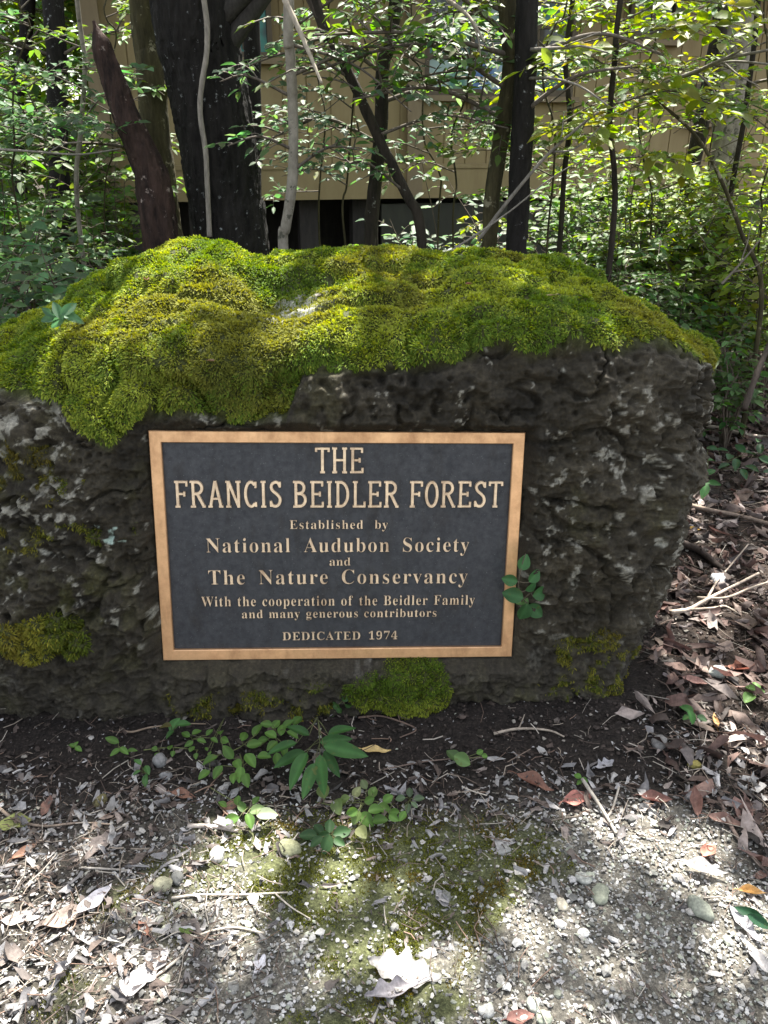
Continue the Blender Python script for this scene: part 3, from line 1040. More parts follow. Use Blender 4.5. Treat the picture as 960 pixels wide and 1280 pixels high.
def tree(name, label, pts, Y, w0, w1, mat, top=6.0, seed=0, cat='tree', sides=12, bmp=.12, crown=500, crown_r=1.1, crown_col='mid', branches=(), leafL=.055, ratio=.5, spray_col=None, group=None, bark=0.0, crown_leaf=.09, crown_c=None, spacing=.045, snag=False, nseg=110, wob=0.0):
    """pts: points of the photo along the trunk from its foot upward at distance Y; w0,w1: widths in metres"""
    rng = np.random.default_rng(seed)
    Yb = Y if np.isscalar(Y) else Y[0]
    wp = [at(x, y, Y if np.isscalar(Y) else Y[i]) for i, (x, y) in enumerate(pts)]
    foot = wp[0].copy()
    dn = wp[0] - wp[1]
    g0 = float(gz(foot[0], foot[1])[0])
    if foot[2] > g0 + .03:
        k = (foot[2] - g0) / max(-dn[2], 1e-3) * .8
        foot = foot + np.array([dn[0] * min(k, .25), 0, 0])
        foot[2] = g0 - .04
        wp = [foot] + wp
    if not snag and wp[-1][2] < top:
        d = norm(wp[-1] - wp[-2])
        d = norm(d + np.array([0, 0, .35]))
        kk = (top - wp[-1][2]) / max(d[2], .3)
        wp += [wp[-1] + d * kk * .5 + rng.normal(size=3) * .05, wp[-1] + d * kk + rng.normal(size=3) * .12]
    if wob:
        wp = smooth_path(wp, 12)
        wp[1:] = wp[1:] + rng.normal(size=(11, 3)) * wob
    root = empty(name, (wp[0][0], wp[0][1], g0), label, cat, group)
    path = smooth_path(smooth_path(wp, 24), nseg)
    rr = np.linspace(w0, w1, nseg) / 2
    if snag:
        rr = rr * (1 - .8 * sstep(.90, 1.0, np.linspace(0, 1, nseg)))
    flare = 1 + .35 * np.exp(-np.linspace(0, 1, nseg) * 22)
    MB().tube(path, rr * flare, sides, bump=bmp, seed=seed, bark=bark).build('trunk', mat, root)
    acc = ([], [], [])
    bt = MB()
    for (py, px, dx, dy, dz, ln, ntw) in branches:
        # start on the trunk nearest to the photo row py
        pr = path - C0
        sy = 640 - FPX * (pr @ UP) / np.maximum(pr @ FW, .1)
        i = int(np.argmin(np.abs(sy - py)))
        b1 = MB()
        sprays(rng, path[i], (dx, dy, dz), ln, int(ntw * 1.6), spacing * .72, leafL, ratio, b1, acc, max(.004, min(rr[i] * .35, .012)))
        b1.build('branch', M['twig'], root)
    lf = MB()
    if len(acc[0]):
        n = len(acc[0])
        Ls = leafL * (.55 + .7 * rng.random(n))
        add_leaves(lf, np.array(acc[0]), np.array(acc[1]), np.array(acc[2]), Ls, Ls * ratio, GREENS[spray_col or crown_col], rng)
    if crown and not snag:
        cc = path[-1] if crown_c is None else np.array(crown_c, float)
        nb = 9
        crown = int(crown * .35)
        hubs = []
        for k in range(nb):
            a = k / nb * 2 * pi + rng.random()
            e = cc + np.array([cos(a), sin(a), .5 * rng.normal()]) * crown_r * (.4 + .6 * rng.random())
            i = int(nseg * (.72 + .27 * rng.random()))
            b0 = path[min(i, nseg - 1)]
            tw = smooth_path([b0, (b0 + e) / 2 + np.array([0, 0, .15]), e], 8)
            if not sun_open(tw, rng).all():
                continue
            bt.tube(tw, np.linspace(max(.008, w1 * .3), .006, 8), 5, (.07, .055, .045), cap=False)
            hubs += [tw[4], tw[6], e]
        hubs = np.array(hubs) if hubs else cc[None]
        hp = hubs[rng.integers(0, len(hubs), crown)] + rng.normal(size=(crown, 3)) * crown_r * .28
        hp = hp[sun_open(hp, rng)]
        hp = hp[hp[:, 2] > 2.3]
        n = len(hp)
        Ls = crown_leaf * (.6 + .7 * rng.random(n))
        add_leaves(lf, hp, norm(rng.normal(size=(n, 3)) * [1, 1, .5]), norm(rng.normal(size=(n, 3)) * .5 + [0, 0, 1]), Ls, Ls * .55, GREENS[crown_col], rng, False)
    if bt.n:
        bt.build('limbs', M['twig'], root)
    if lf.n:
        lf.build('crown', M['leaf'], root)
    return root, path


# ------------------------------------------------------------------ the building behind the trees
WANG = radians(13)
W0 = at(150, 250, 7.1)
W0[2] = 0
WD = np.array([cos(WANG), sin(WANG), 0])
WN = np.array([sin(WANG), -cos(WANG), 0])               # faces the camera


def wl(s, z, o=0.0):
    return W0 + WD * s + WN * o + np.array([0, 0, z])


def wall_hit(px, py):
    d = ray(px, py)
    t = ((W0 - C0) @ WN) / (d @ WN)
    p = C0 + d * t
    return float((p - W0) @ WD), float(p[2])


WM = np.stack([WD, WN, [0, 0, 1.0]], 1)


def wbox(mb, s0, s1, z0, z1, o0, o1, col=(1, 1, 1)):
    return mb.box(wl((s0 + s1) / 2, (z0 + z1) / 2, (o0 + o1) / 2), (abs(s1 - s0), abs(o1 - o0), abs(z1 - z0)), col, WM)


def paint_mat(name, c1, c2, rough=.7, scale=9):
    m, nt, bs = newmat(name)
    n = noise_tex(nt, scale, 6, .65, stretch=(1, 1, .25))
    r = ramp(nt, n.outputs[0], [(.3, c2), (.7, c1)])
    nt.links.new(r.outputs[0], bs.inputs['Base Color'])
    bs.inputs['Roughness'].default_value = rough
    bump(nt, bs, n.outputs[0], .2, .004)
    return m


M['siding'] = paint_mat('tan painted siding', (.31, .24, .115), (.25, .185, .085))
M['trim'] = paint_mat('tan painted trim', (.26, .20, .115), (.19, .14, .08))
M['skirt'] = paint_mat('grey green skirting', (.048, .048, .032), (.025, .025, .018))
M['roof'] = paint_mat('dark shingle and crawlspace shade', (.06, .05, .045), (.03, .027, .025), .9, 30)
M['frame'] = paint_mat('brown window frame', (.14, .11, .07), (.08, .06, .04))
m, nt, bs = newmat('dark window glass')
bs.inputs['Base Color'].default_value = (.012, .02, .018, 1)
bs.inputs['Roughness'].default_value = .06
M['glass'] = m


def mural_mat(name, cols, scale, seed):
    m, nt, bs = newmat(name)
    tc = nt.nodes.new('ShaderNodeTexCoord')
    mp = nt.nodes.new('ShaderNodeMapping')
    mp.inputs['Location'].default_value = (seed, seed * .7, seed * .3)
    nt.links.new(tc.outputs['Object'], mp.inputs[0])
    n = nd(nt, 'ShaderNodeTexNoise')
    n.inputs['Scale'].default_value = scale
    n.inputs['Detail'].default_value = 1.5
    nt.links.new(mp.outputs[0], n.inputs['Vector'])
    r = ramp(nt, n.outputs[0], [(i / (len(cols) - 1) * .5 + .25, c_) for i, c_ in enumerate(cols)])
    r.color_ramp.interpolation = 'EASE'
    nt.links.new(r.outputs[0], bs.inputs['Base Color'])
    bs.inputs['Roughness'].default_value = .25
    return m


M['mural_blue'] = mural_mat('blue painted panel', [(.02, .05, .14), (.05, .14, .38), (.28, .42, .52), (.03, .08, .22)], 3.2, 1.3)
M['mural_green'] = mural_mat('green painted panel', [(.03, .10, .075), (.32, .44, .42), (.05, .20, .15), (.17, .24, .07)], 3.6, 4.1)
M['mural_teal'] = mural_mat('teal painted panel', [(.02, .05, .055), (.03, .23, .19), (.02, .07, .07), (.08, .28, .19)], 3.0, 7.7)

bld = empty('wooden_building', wl(2.5, 0), 'tan wooden building with grooved siding standing behind the trees', 'building')
SEND = 6.6
zb0 = wall_hit(280, 251)[1]
zb1 = wall_hit(280, 212)[1]
ZT = 2.8
# grooved siding as one profile extruded upward
def siding(z0, z1, o, pitch=.20, gw=.012, gd=.010):
    prof = []
    s = 0.0
    while s < SEND:
        e = min(s + pitch, SEND)
        prof += [(s, o), (e - gw, o), (e - gw * .8, o - gd), (e - gw * .2, o - gd)]
        s = e
    prof.append((SEND, o))
    k = len(prof)
    v = [wl(a, z0, b) for a, b in prof] + [wl(a, z1, b) for a, b in prof]
    q = [[i, i + 1, k + i + 1, k + i] for i in range(k - 1)]
    return MB().add(v, q)


wall = siding(zb1 + .02, ZT, 0.0)
wbox(wall, 0.001, SEND - .001, zb1 + .03, ZT, -.012, -.2)
# side walls and back, so that it is a real house
for s_ in (0.0, SEND):
    wall.box(wl(s_, (zb0 + ZT) / 2 + .01, -2.7), (.1, 5, ZT - zb0 - .04), M=WM)
wall.box(wl(SEND / 2, (zb0 + ZT) / 2, -5.25), (SEND, .1, ZT - zb0), M=WM)
wall.build('wall', M['siding'], bld, False)
sk = MB()
wbox(sk, -.02, SEND + .02, zb0, zb1, .004, .05)
wbox(sk, -.02, SEND + .02, zb1, zb1 + .035, .004, .065)
sk.build('belt_board', M['siding'], bld, False)
for s_ in (-.045, wall_hit(517, 120)[0], SEND - .05):
    wbox(MB(), s_ - .07, s_ + .07, zb0 + .01, ZT - .01, .052, .085).build('corner_board', M['trim'], bld, False)
s0, s1 = wall_hit(478, 270)[0], wall_hit(600, 270)[0]
wbox(MB(), s0, SEND, -.05, zb0 - .05, -.03, -.08).build('skirting', M['skirt'], bld, False)
wbox(MB(), .02, SEND - .02, -.05, zb0 - .012, -.9, -.95).build('crawlspace_shade', M['roof'], bld, False)  # dark sheet behind the piers, crawlspace shade put into its colour
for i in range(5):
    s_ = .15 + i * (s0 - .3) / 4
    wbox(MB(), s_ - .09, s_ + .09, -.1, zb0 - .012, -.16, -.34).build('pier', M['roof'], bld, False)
fl = MB()
wbox(fl, 0, SEND, zb0 - .01, zb0 + .02, -.21, -5.2)
fl.build('floor_deck', M['skirt'], bld, False)
rf = MB()
for sgn in (0,):
    v = [wl(-.6, ZT - .12, .7), wl(SEND + .6, ZT - .12, .7), wl(SEND + .6, ZT + .6, -2.7), wl(-.6, ZT + .6, -2.7), wl(SEND + .6, ZT - .12, -6), wl(-.6, ZT - .12, -6)]
    v += [p + np.array([0, 0, .12]) for p in v]
    rf.add(v, [[0, 3, 2, 1], [3, 5, 4, 2], [6, 7, 8, 9], [9, 8, 10, 11], [0, 1, 7, 6], [5, 11, 10, 4], [0, 6, 9, 3], [3, 9, 11, 5], [1, 2, 8, 7], [2, 4, 10, 8]])
rf.build('roof', M['roof'], bld, False)


def window(s0, s1, z0, z1, panes, rows, frame=.05, name='window', sill=True):
    """panes: list over rows (bottom first) of lists of materials"""
    fr = MB()
    wbox(fr, s0 - frame, s1 + frame, z0 - frame, z0, .004, .06)
    wbox(fr, s0 - frame, s1 + frame, z1, z1 + frame, .004, .06)
    wbox(fr, s0 - frame, s0, z0 + .001, z1 - .001, .004, .058)
    wbox(fr, s1, s1 + frame, z0 + .001, z1 - .001, .004, .058)
    nr = len(panes)
    for k in range(1, nr):
        zz = z0 + (z1 - z0) * k / nr
        wbox(fr, s0 + .001, s1 - .001, zz - .018, zz + .018, .02, .05)
    for k, row in enumerate(panes):
        for j in range(1, len(row)):
            ss = s0 + (s1 - s0) * j / len(row)
            wbox(fr, ss - .016, ss + .016, z0 + (z1 - z0) * k / nr + .019, z0 + (z1 - z0) * (k + 1) / nr - .019, .02, .048)
    w_ = fr.build(name, M['frame'], bld, False)
    for k, row in enumerate(panes):
        for j, mt in enumerate(row):
            a0 = s0 + (s1 - s0) * j / len(row) + .002
            a1 = s0 + (s1 - s0) * (j + 1) / len(row) - .002
            b0, b1 = z0 + (z1 - z0) * k / nr + .002, z0 + (z1 - z0) * (k + 1) / nr - .002
            pmb = MB()
            wbox(pmb, a0, a1, b0, b1, .014, .026)
            pmb.V = [v - np.array(bld.location) for v in pmb.V]
            p_ = pmb.build('pane', mt, None, False)
            p_.parent = w_
    if sill:
        smb = MB()
        wbox(smb, s0 - .1, s1 + .1, z0 - frame - .045, z0 - frame - .002, .004, .10)
        smb.V = [v - np.array(bld.location) for v in smb.V]
        s_ = smb.build('sill', M['trim'], None, False)
        s_.parent = w_
    return w_


G_, B_, T_, K_ = M['mural_green'], M['mural_blue'], M['mural_teal'], M['glass']
a0, z0 = wall_hit(534, 111)
a1, z1 = wall_hit(640, 75)
window(a0, a1, z0, z0 + .72, [[G_, B_], [T_, K_], [K_, G_]], 3)
a2, a3 = wall_hit(668, 90)[0], wall_hit(708, 90)[0]
window(a2, a3, z0, z0 + .72, [[T_], [K_], [T_]], 3)
a4, a5 = wall_hit(316, 60)[0], wall_hit(334, 60)[0]
window(a4 - .25, a5, wall_hit(330, 66)[1], ZT - .2, [[T_, T_]], 1, .04)
a6, a7 = wall_hit(203, 90)[0], wall_hit(215, 90)[0]
window(a6, a7, wall_hit(210, 98)[1], wall_hit(210, 98)[1] + .75, [[T_]], 1, .035)
a8, a9 = wall_hit(790, 30)[0], wall_hit(838, 30)[0]
window(a8, a9, wall_hit(810, 42)[1], ZT - .2, [[K_, K_]], 1)
b8, b9 = wall_hit(868, 130)[0], wall_hit(900, 130)[0]
window(b8, b9, wall_hit(880, 146)[1], wall_hit(880, 112)[1], [[K_]], 1, .04)
c0, c1 = wall_hit(588, 136), wall_hit(632, 136)
nb = empty('notice_board', wl((c0[0] + c1[0]) / 2, c0[1] - .12, .03), 'small brownish notice board fixed under the painted window', 'notice board')
bm_ = MB()
wbox(bm_, c0[0], c1[0], c0[1] - .11, c0[1] + .11, .004, .022, (.16, .12, .09))
bm_.build('board', M['twig'], nb, False)
bm_ = MB()
wbox(bm_, c0[0] + .02, c1[0] - .02, c0[1] - .09, c0[1] + .09, .0235, .026, (.22, .20, .17))
bm_.build('sheet', M['litter'], nb, False)

# ------------------------------------------------------------------ trees
oak, oak_path = tree('oak_tree', 'massive dark leaning oak trunk with white lichen specks behind the boulder', [(288, 285), (284, 262), (268, 150), (250, 60), (240, -10)], 4.5, .37, .40, M['bark_dark'],
                     6.5, 1, sides=190, bmp=.07, crown=0, nseg=520, bark=.75)
# unseen oak crown added to shade the boulder, with gaps carved for sun patches
rng = np.random.default_rng(77)
tg = []
for gx_, gy_ in np.array(np.meshgrid(np.arange(-1.9, 2.3, .085), np.arange(.55, 3.0, .085))).reshape(2, -1).T:
    tg.append((gx_, gy_))
tg = np.array(tg)
NLF = 7
hp = []
for k in range(NLF):
    q = tg + rng.normal(size=tg.shape) * .06
    onrock = (q[:, 1] > 1.72) & (np.abs(q[:, 0] + .1) < 1.05)
    keep = rng.random(len(q)) < np.where(onrock, .40, np.where(q[:, 0] > .8, .36, .60))
    q = q[keep]
    zb_ = np.where(onrock[keep], .95, 0)
    tt = (4.6 + 2.6 * rng.random(len(q)))
    hp.append(np.stack([q[:, 0], q[:, 1], zb_], 1) + SUN[None] * tt[:, None])
hp = np.vstack(hp)
hp = hp[sun_open(hp, rng)]
cl = MB()
bt = MB()
cc = hp.mean(0)
for k in range(14):
    e = hp[rng.integers(len(hp))]
    b0 = oak_path[int(260 + 220 * rng.random())]
    tw = smooth_path([b0, (b0 + e) / 2 + np.array([0, 0, .25]), e], 10)
    if sun_open(tw, rng).all():
        bt.tube(tw, np.linspace(.05, .012, 10), 7, (.05, .045, .04), cap=False)
n = len(hp)
Ls = .13 * (.6 + .7 * rng.random(n))
add_leaves(cl, hp, norm(rng.normal(size=(n, 3)) * [1, 1, .4]), norm(SUN[None] + rng.normal(size=(n, 3)) * .5), Ls, Ls * .62, GREENS['mid'], rng, False)
bt.build('branches', M['twig'], oak)
cl.build('crown', M['leaf'], oak)

lv = empty('climbing_liana', ground_pt(262, 330) * np.array([1, 1, 0]) + np.array([0, 4.25 - ground_pt(262, 330)[1], 0]), 'thin pale liana hanging down the face of the massive oak', 'vine')
MB().tube(smooth_path([at(262, 296, 4.26), at(261, 275, 4.27), at(259, 230, 4.27), at(257, 190, 4.27), at(250, 140, 4.27), at(253, 100, 4.26), at(258, 70, 4.26), at(259, 35, 4.26), at(255, 0, 4.25), at(252, -40, 4.25)], 60), .013, 8, (.26, .23, .19), .15, 3).build('stem', M['twig'], lv)

tree('rotten_snag', 'broken reddish rotten trunk leaning left beside the massive oak', [(196, 262), (185, 210), (160, 150), (138, 90), (117, 26)], 4.2, .19, .075, M['bark_red'], seed=2, snag=True, sides=90, bmp=.16, nseg=200, bark=.8)
tree('mossy_tree', 'olive mossy slim trunk standing behind the reddish snag', [(206, 262), (194, 160), (188, 80), (180, 0)], 5.1, .17, .14, M['bark_olive'], 6, 3, sides=60, bmp=.10, bark=.7, nseg=200, crown_r=1.2,
     branches=[(180, 30, -.9, -.3, .2, .9, 9), (190, 90, -.7, -.5, .1, .7, 8)], spray_col='mid')
tree('dark_slender_tree', 'straight dark slender trunk at the far left of the wood', [(76, 250), (72, 120), (66, 0)], 6.2, .15, .12, M['bark_dark'], 6.5, 4, sides=16, crown_r=1.5,
     branches=[(70, 20, -.8, -.3, .2, 1.2, 10), (70, 60, .8, -.3, .1, 1.0, 10), (72, 130, -.8, -.4, .1, .9, 9)])
tree('dark_slender_tree', 'dark thin trunk half hidden behind the massive oak', [(318, 265), (316, 130), (312, 0)], 5.6, .11, .10, M['bark_dark'], 6, 5, sides=14, crown=300)
tree('pale_sapling', 'pale grey lichened sapling rising just behind the boulder', [(354, 318), (357, 285), (366, 220), (366, 130), (362, 60), (361, 0)], 3.7, .046, .040, M['bark_pale'], 5, 6, sides=18, bmp=.13, crown=250, crown_r=.8,
     branches=[(215, 0, .7, -.4, .25, .35, 5), (190, 0, -.8, -.3, .1, .28, 4), (120, 0, -.8, -.1, .2, .3, 4), (55, 0, .8, -.2, -.35, .55, 5), (95, 0, .9, .1, .1, .6, 6)], spray_col='blue', leafL=.055)
tree('leaning_sapling', 'thin brown sapling leaning left between pale sapling and window', [(527, 303), (506, 240), (472, 170), (440, 100), (410, 40), (392, 0)], 4.0, .050, .040, M['bark_brown'], 5, 7, sides=12, crown=250, crown_r=.8,
     branches=[(170, 170, .9, -.3, .1, .6, 7), (120, 120, .8, -.3, .2, .6, 7), (100, 0, -.9, -.2, .1, .5, 6), (240, 0, -.6, -.5, .3, .4, 6)], spray_col='blue', leafL=.06)
tree('crooked_tree', 'crooked brown trunk right of the leaning sapling foot', [(464, 306), (468, 240), (476, 160), (479, 80), (495, 0)], 4.5, .075, .06, M['bark_brown'], 5.5, 8, sides=14, crown=300, crown_r=.9,
     branches=[(180, 0, -.8, -.5, .1, .6, 8), (130, 0, .9, -.3, .1, .8, 9), (60, 0, .8, -.5, -.1, .9, 10), (90, 0, -.8, -.3, .2, .5, 6)], spray_col='pale', leafL=.06)
tree('lichened_tree', 'slim lichen blotched trunk touching the straight dark trunk', [(611, 316), (616, 240), (630, 150), (640, 70), (634, 0)], 3.9, .070, .085, M['bark_olive'], 5.5, 9, sides=16, crown=300, crown_r=.9,
     branches=[(150, 0, -.9, -.3, .15, .7, 8), (110, 0, -.9, -.2, .1, .9, 10), (70, 0, -.9, -.4, .1, .9, 10), (40, 0, -.8, -.5, .2, .8, 9), (20, 0, -.9, .2, .0, 1.0, 10)], spray_col='mid', leafL=.055)
tree('straight_dark_tree', 'straight nearly black trunk in front of the painted window', [(645, 318), (650, 220), (655, 120), (659, 0)], 3.8, .095, .082, M['bark_dark'], 6, 10, sides=44, bmp=.10, bark=1.0, nseg=260, crown=400, crown_r=1.0,
     branches=[(70, 0, .9, -.2, .05, .55, 0), (140, 0, .6, -.5, .3, .5, 0)])
tree('leaning_tree', 'dark leaning trunk in the thicket at the right', [(852, 292), (862, 225), (878, 150), (893, 70), (905, 0)], 5.6, .095, .10, M['bark_brown'], 6, 11, sides=16, crown=300,
     branches=[(120, 0, .8, -.4, -.1, 1.0, 7), (90, 0, -.8, -.5, -.2, .9, 6)], spray_col='olive', leafL=.05)
tree('corner_post_trunk', 'broad pale trunk at the far right standing in for the sunlit corner post', [(905, 205), (912, 120), (922, 50), (930, -10)], 6.3, .21, .19, M['bark_pale'], 6.5, 12, sides=24, crown=300)  # sunlit corner post of the building, drawn as an added pale trunk
tree('thin_pole_tree', 'bare greenish pole leaning left at the right edge of the thicket', [(952, 372), (927, 292), (900, 222), (868, 168), (815, 120)], 3.8, .024, .012, M['bark_olive'], seed=13, snag=True, sides=9, bmp=.06)
tree('thin_sapling', 'thin straight pale sapling left of the reddish snag', [(97, 262), (101, 160), (106, 80), (96, 0)], 4.6, .026, .022, M['bark_pale'], 5, 14, sides=9, crown=150, crown_r=.7,
     branches=[(190, 0, -.8, -.4, .05, .8, 8), (60, 0, -.9, -.4, .2, .8, 8), (110, 0, -.8, -.5, .1, .7, 8), (150, 0, .7, -.5, .2, .5, 6)], spray_col='blue', leafL=.06)
tree('thin_sapling', 'thin dark sapling in the bright thicket near the right border', [(915, 232), (930, 150), (942, 60), (948, 0)], 4.8, .03, .025, M['bark_brown'], 5, 15, sides=9, crown=150,
     branches=[(150, 0, .8, -.5, .1, .6, 8), (100, 0, -.8, -.4, .1, .5, 7), (60, 0, .8, -.2, .1, .6, 7)], spray_col='bright', leafL=.05)
tree('thin_sapling', 'thin sapling left of the dark tangled bush at the right', [(700, 300), (705, 220), (712, 150), (706, 60), (716, 0)], 4.6, .03, .022, M['bark_brown'], 5, 16, sides=9, crown=150,
     branches=[(60, 0, .9, -.4, .05, .8, 9), (100, 0, .9, -.5, .0, .8, 9), (140, 0, .8, -.5, .1, .6, 8), (30, 0, .9, -.3, .1, .9, 9)], spray_col='bright', leafL=.065)
tree('sunlit_maple', 'sapling with bright translucent leaves right of the straight dark trunk', [(765, 300), (768, 220), (762, 150), (770, 60), (775, 0)], 3.9, .028, .022, M['bark_brown'], 5, 17, sides=9, crown=150, crown_r=.8,
     branches=[(60, 0, .9, -.5, .05, .5, 9), (90, 0, -.6, -.6, .05, .45, 8), (130, 0, .7, -.6, .0, .5, 9), (30, 0, .8, -.4, .1, .5, 8), (170, 0, -.5, -.8, 0, .45, 8), (150, 0, .9, .1, 0, .5, 8), (200, 0, .7, -.6, 0, .4, 7)], spray_col='yellow', leafL=.08, ratio=.6)
tree('far_tree', 'distant dark trunk seen at the top left corner', [(25, 235), (22, 120), (35, 0)], 8.5, .14, .12, M['bark_dark'], 7, 18, sides=10, crown=500, crown_r=2, branches=[(60, 0, .8, -.3, .2, 1.5, 12), (120, 0, -.8, -.3, .1, 1.4, 12)])
tree('far_tree', 'distant trunk between the far left tree and the snag', [(128, 245), (130, 120), (126, 0)], 9.0, .15, .12, M['bark_brown'], 7, 19, sides=10, crown=500, crown_r=2, branches=[(60, 0, -.8, -.3, .2, 1.5, 12), (110, 0, -.8, -.3, .1, 1.3, 12)])

# ------------------------------------------------------------------ shrubs and saplings
def gp(x, y):
    return np.array([x, y, float(gz(x, y)[0])])


def shrub_px(name, label, px, Y, **k):
    x = at(px, 300, Y)[0]
    return shrub(name, label, k.pop('cat', 'shrub'), gp(x, Y), **k)


shrub_px('leafy_shrub', 'bluish green leafy shrub behind the left shoulder of the boulder', 40, 3.0, h=1.08, r=.42, nst=10, ntw=9, spacing=.032, L=.05, colr='blue', seed=21)
shrub_px('leafy_shrub', 'green shrub in front of the reddish snag foot', 165, 3.3, h=1.12, r=.34, nst=9, ntw=8, spacing=.035, L=.048, colr='blue', seed=22)
shrub_px('leafy_shrub', 'small pale leafed shrub at the foot of the massive oak', 300, 3.5, h=1.12, r=.25, nst=6, ntw=7, spacing=.04, L=.045, colr='pale', seed=23)
shrub_px('leafy_shrub', 'tall airy shrub filling the left border under the thin sapling', -20, 3.7, h=1.5, r=.5, nst=9, ntw=9, spacing=.045, L=.065, colr='blue', seed=24)
shrub_px('leafy_shrub', 'dark low shrub between oak and pale sapling', 430, 3.9, h=1.08, r=.33, nst=7, ntw=7, spacing=.045, L=.045, colr='dark', seed=25)
shrub_px('leafy_shrub', 'sparse pale shrub below the painted window', 560, 4.8, h=1.5, r=.4, nst=7, ntw=7, spacing=.05, L=.055, colr='pale', seed=26)
shrub_px('leafy_shrub', 'yellow green sunlit bush left of the lichened trunk', 590, 5.6, h=1.05, r=.32, nst=8, ntw=8, spacing=.04, L=.05, colr='yellow', seed=27)
shrub_px('tangled_bush', 'dark tangled bush of dead twigs in the right thicket', 800, 5.0, h=1.25, r=.45, nst=12, ntw=10, spacing=.045, L=.04, colr='dark', seed=28, stemcol=(.05, .04, .035))
shrub_px('leafy_shrub', 'bright green bush behind the dark leaning trunk', 860, 6.2, h=1.3, r=.75, nst=12, ntw=9, spacing=.05, L=.055, colr='bright', seed=29)
shrub_px('leafy_shrub', 'bright bush at the far right border of the thicket', 965, 5.2, h=1.2, r=.55, nst=11, ntw=9, spacing=.05, L=.055, colr='bright', seed=30)
shrub_px('ivy_bush', 'glossy low ivy bush right behind the boulder cap', 740, 3.9, h=.98, r=.42, nst=12, ntw=9, spacing=.034, L=.038, ratio=.8, colr='ivy', seed=31)
shrub_px('ivy_bush', 'glossy ivy bush beside the thin greenish pole', 860, 4.2, h=.90, r=.45, nst=12, ntw=9, spacing=.034, L=.038, ratio=.8, colr='ivy', seed=32)
shrub_px('ivy_bush', 'bright lit ivy clump beneath the sunlit sapling', 705, 4.7, h=.80, r=.36, nst=10, ntw=8, spacing=.036, L=.042, ratio=.8, colr='bright', seed=33)
shrub_px('ivy_bush', 'dark ivy clump around the feet of the paired trunks', 650, 4.4, h=.98, r=.3, nst=9, ntw=8, spacing=.036, L=.04, ratio=.8, colr='ivy', seed=34)
shrub_px('leafy_shrub', 'small shrub at the right border above the leaf litter', 955, 3.7, h=.62, r=.3, nst=8, ntw=7, spacing=.04, L=.045, colr='ivy', seed=35)
shrub_px('leafy_shrub', 'wide green bush deep in the wood at the left', 30, 5.4, h=1.7, r=.8, nst=11, ntw=9, spacing=.06, L=.07, colr='mid', seed=36)
shrub_px('leafy_shrub', 'shaded bush under the far left trunk', 120, 5.2, h=1.1, r=.5, nst=9, ntw=8, spacing=.055, L=.06, colr='dark', seed=37)

shrub_px('leafy_shrub', 'tall broad bush with glossy leaves filling the left border behind the wood edge', -60, 4.6, h=2.3, r=.75, nst=10, ntw=10, spacing=.05, L=.07, colr='blue', seed=38)
shrub_px('leafy_shrub', 'tall green bush right behind the boulder right shoulder thicket', 800, 4.6, h=1.15, r=.6, nst=12, ntw=10, spacing=.042, L=.05, colr='mid', seed=39)
shrub_px('leafy_shrub', 'sunlit yellow green bush before the far right wall', 900, 6.6, h=1.5, r=.7, nst=11, ntw=9, spacing=.05, L=.06, colr='bright', seed=40)
shrub_px('leafy_shrub', 'airy bush below the skirting right of the paired trunks', 700, 5.9, h=1.35, r=.55, nst=10, ntw=9, spacing=.05, L=.055, colr='mid', seed=41)
shrub_px('leafy_shrub', 'leafy bush leaning over the litter at the right border', 985, 4.3, h=1.25, r=.5, nst=11, ntw=9, spacing=.045, L=.05, colr='bright', seed=42)
shrub_px('leafy_shrub', 'low shrub hugging the back of the boulder at its middle', 520, 3.7, h=1.06, r=.26, nst=7, ntw=7, spacing=.04, L=.04, colr='mid', seed=43)
shrub_px('leafy_shrub', 'shaded green bush between the two far dark trunks', 60, 7.4, h=2.2, r=1.1, nst=12, ntw=10, spacing=.07, L=.085, colr='mid', seed=44)
shrub_px('leafy_shrub', 'thick bush beyond the snag at the building corner', 150, 6.6, h=1.5, r=.5, nst=9, ntw=9, spacing=.055, L=.06, colr='mid', seed=45)

shrub_px('leafy_shrub', 'tall bright bush in the middle of the right thicket', 835, 4.9, h=1.75, r=.5, nst=11, ntw=10, spacing=.045, L=.06, colr='bright', seed=61)
shrub_px('leafy_shrub', 'tall glossy bush right of the sunlit sapling', 765, 5.4, h=1.7, r=.5, nst=10, ntw=10, spacing=.048, L=.06, colr='mid', seed=62)
shrub_px('leafy_shrub', 'yellowish bush between pole and right border', 925, 4.7, h=1.6, r=.5, nst=11, ntw=10, spacing=.046, L=.055, colr='bright', seed=63)
shrub_px('leafy_shrub', 'low bush before the dark gap under the building', 400, 4.6, h=1.05, r=.3, nst=8, ntw=8, spacing=.042, L=.045, colr='mid', seed=64)
shrub_px('leafy_shrub', 'small bush between crooked trunk and leaning sapling', 495, 4.5, h=1.12, r=.28, nst=8, ntw=8, spacing=.042, L=.045, colr='pale', seed=65)
shrub_px('ivy_bush', 'sunlit ivy bank along the right shoulder of the boulder', 800, 3.4, h=.86, r=.36, nst=12, ntw=9, spacing=.033, L=.036, ratio=.8, colr='ivy', seed=66)


def leafy_sapling(label, pts, Y, br, col, seed, L=.055, w=.011, ratio=.52):
    tree('understory_sapling', label, pts, Y, w, w * .7, M['bark_olive'], 4.6, seed, sides=8, crown=120, crown_r=.6, wob=.028, branches=br, spray_col=col, leafL=L, ratio=ratio, cat='sapling')


def fan(rows, ln=.6, n=9, y=-.35, seed=0):
    r_ = random.Random(seed)
    return [(q, 0, r_.choice((-1, 1)) * r_.uniform(.5, 1), y + r_.uniform(-.4, .5), r_.uniform(-.12, .22), ln * r_.uniform(.7, 1.25), n) for q in rows]


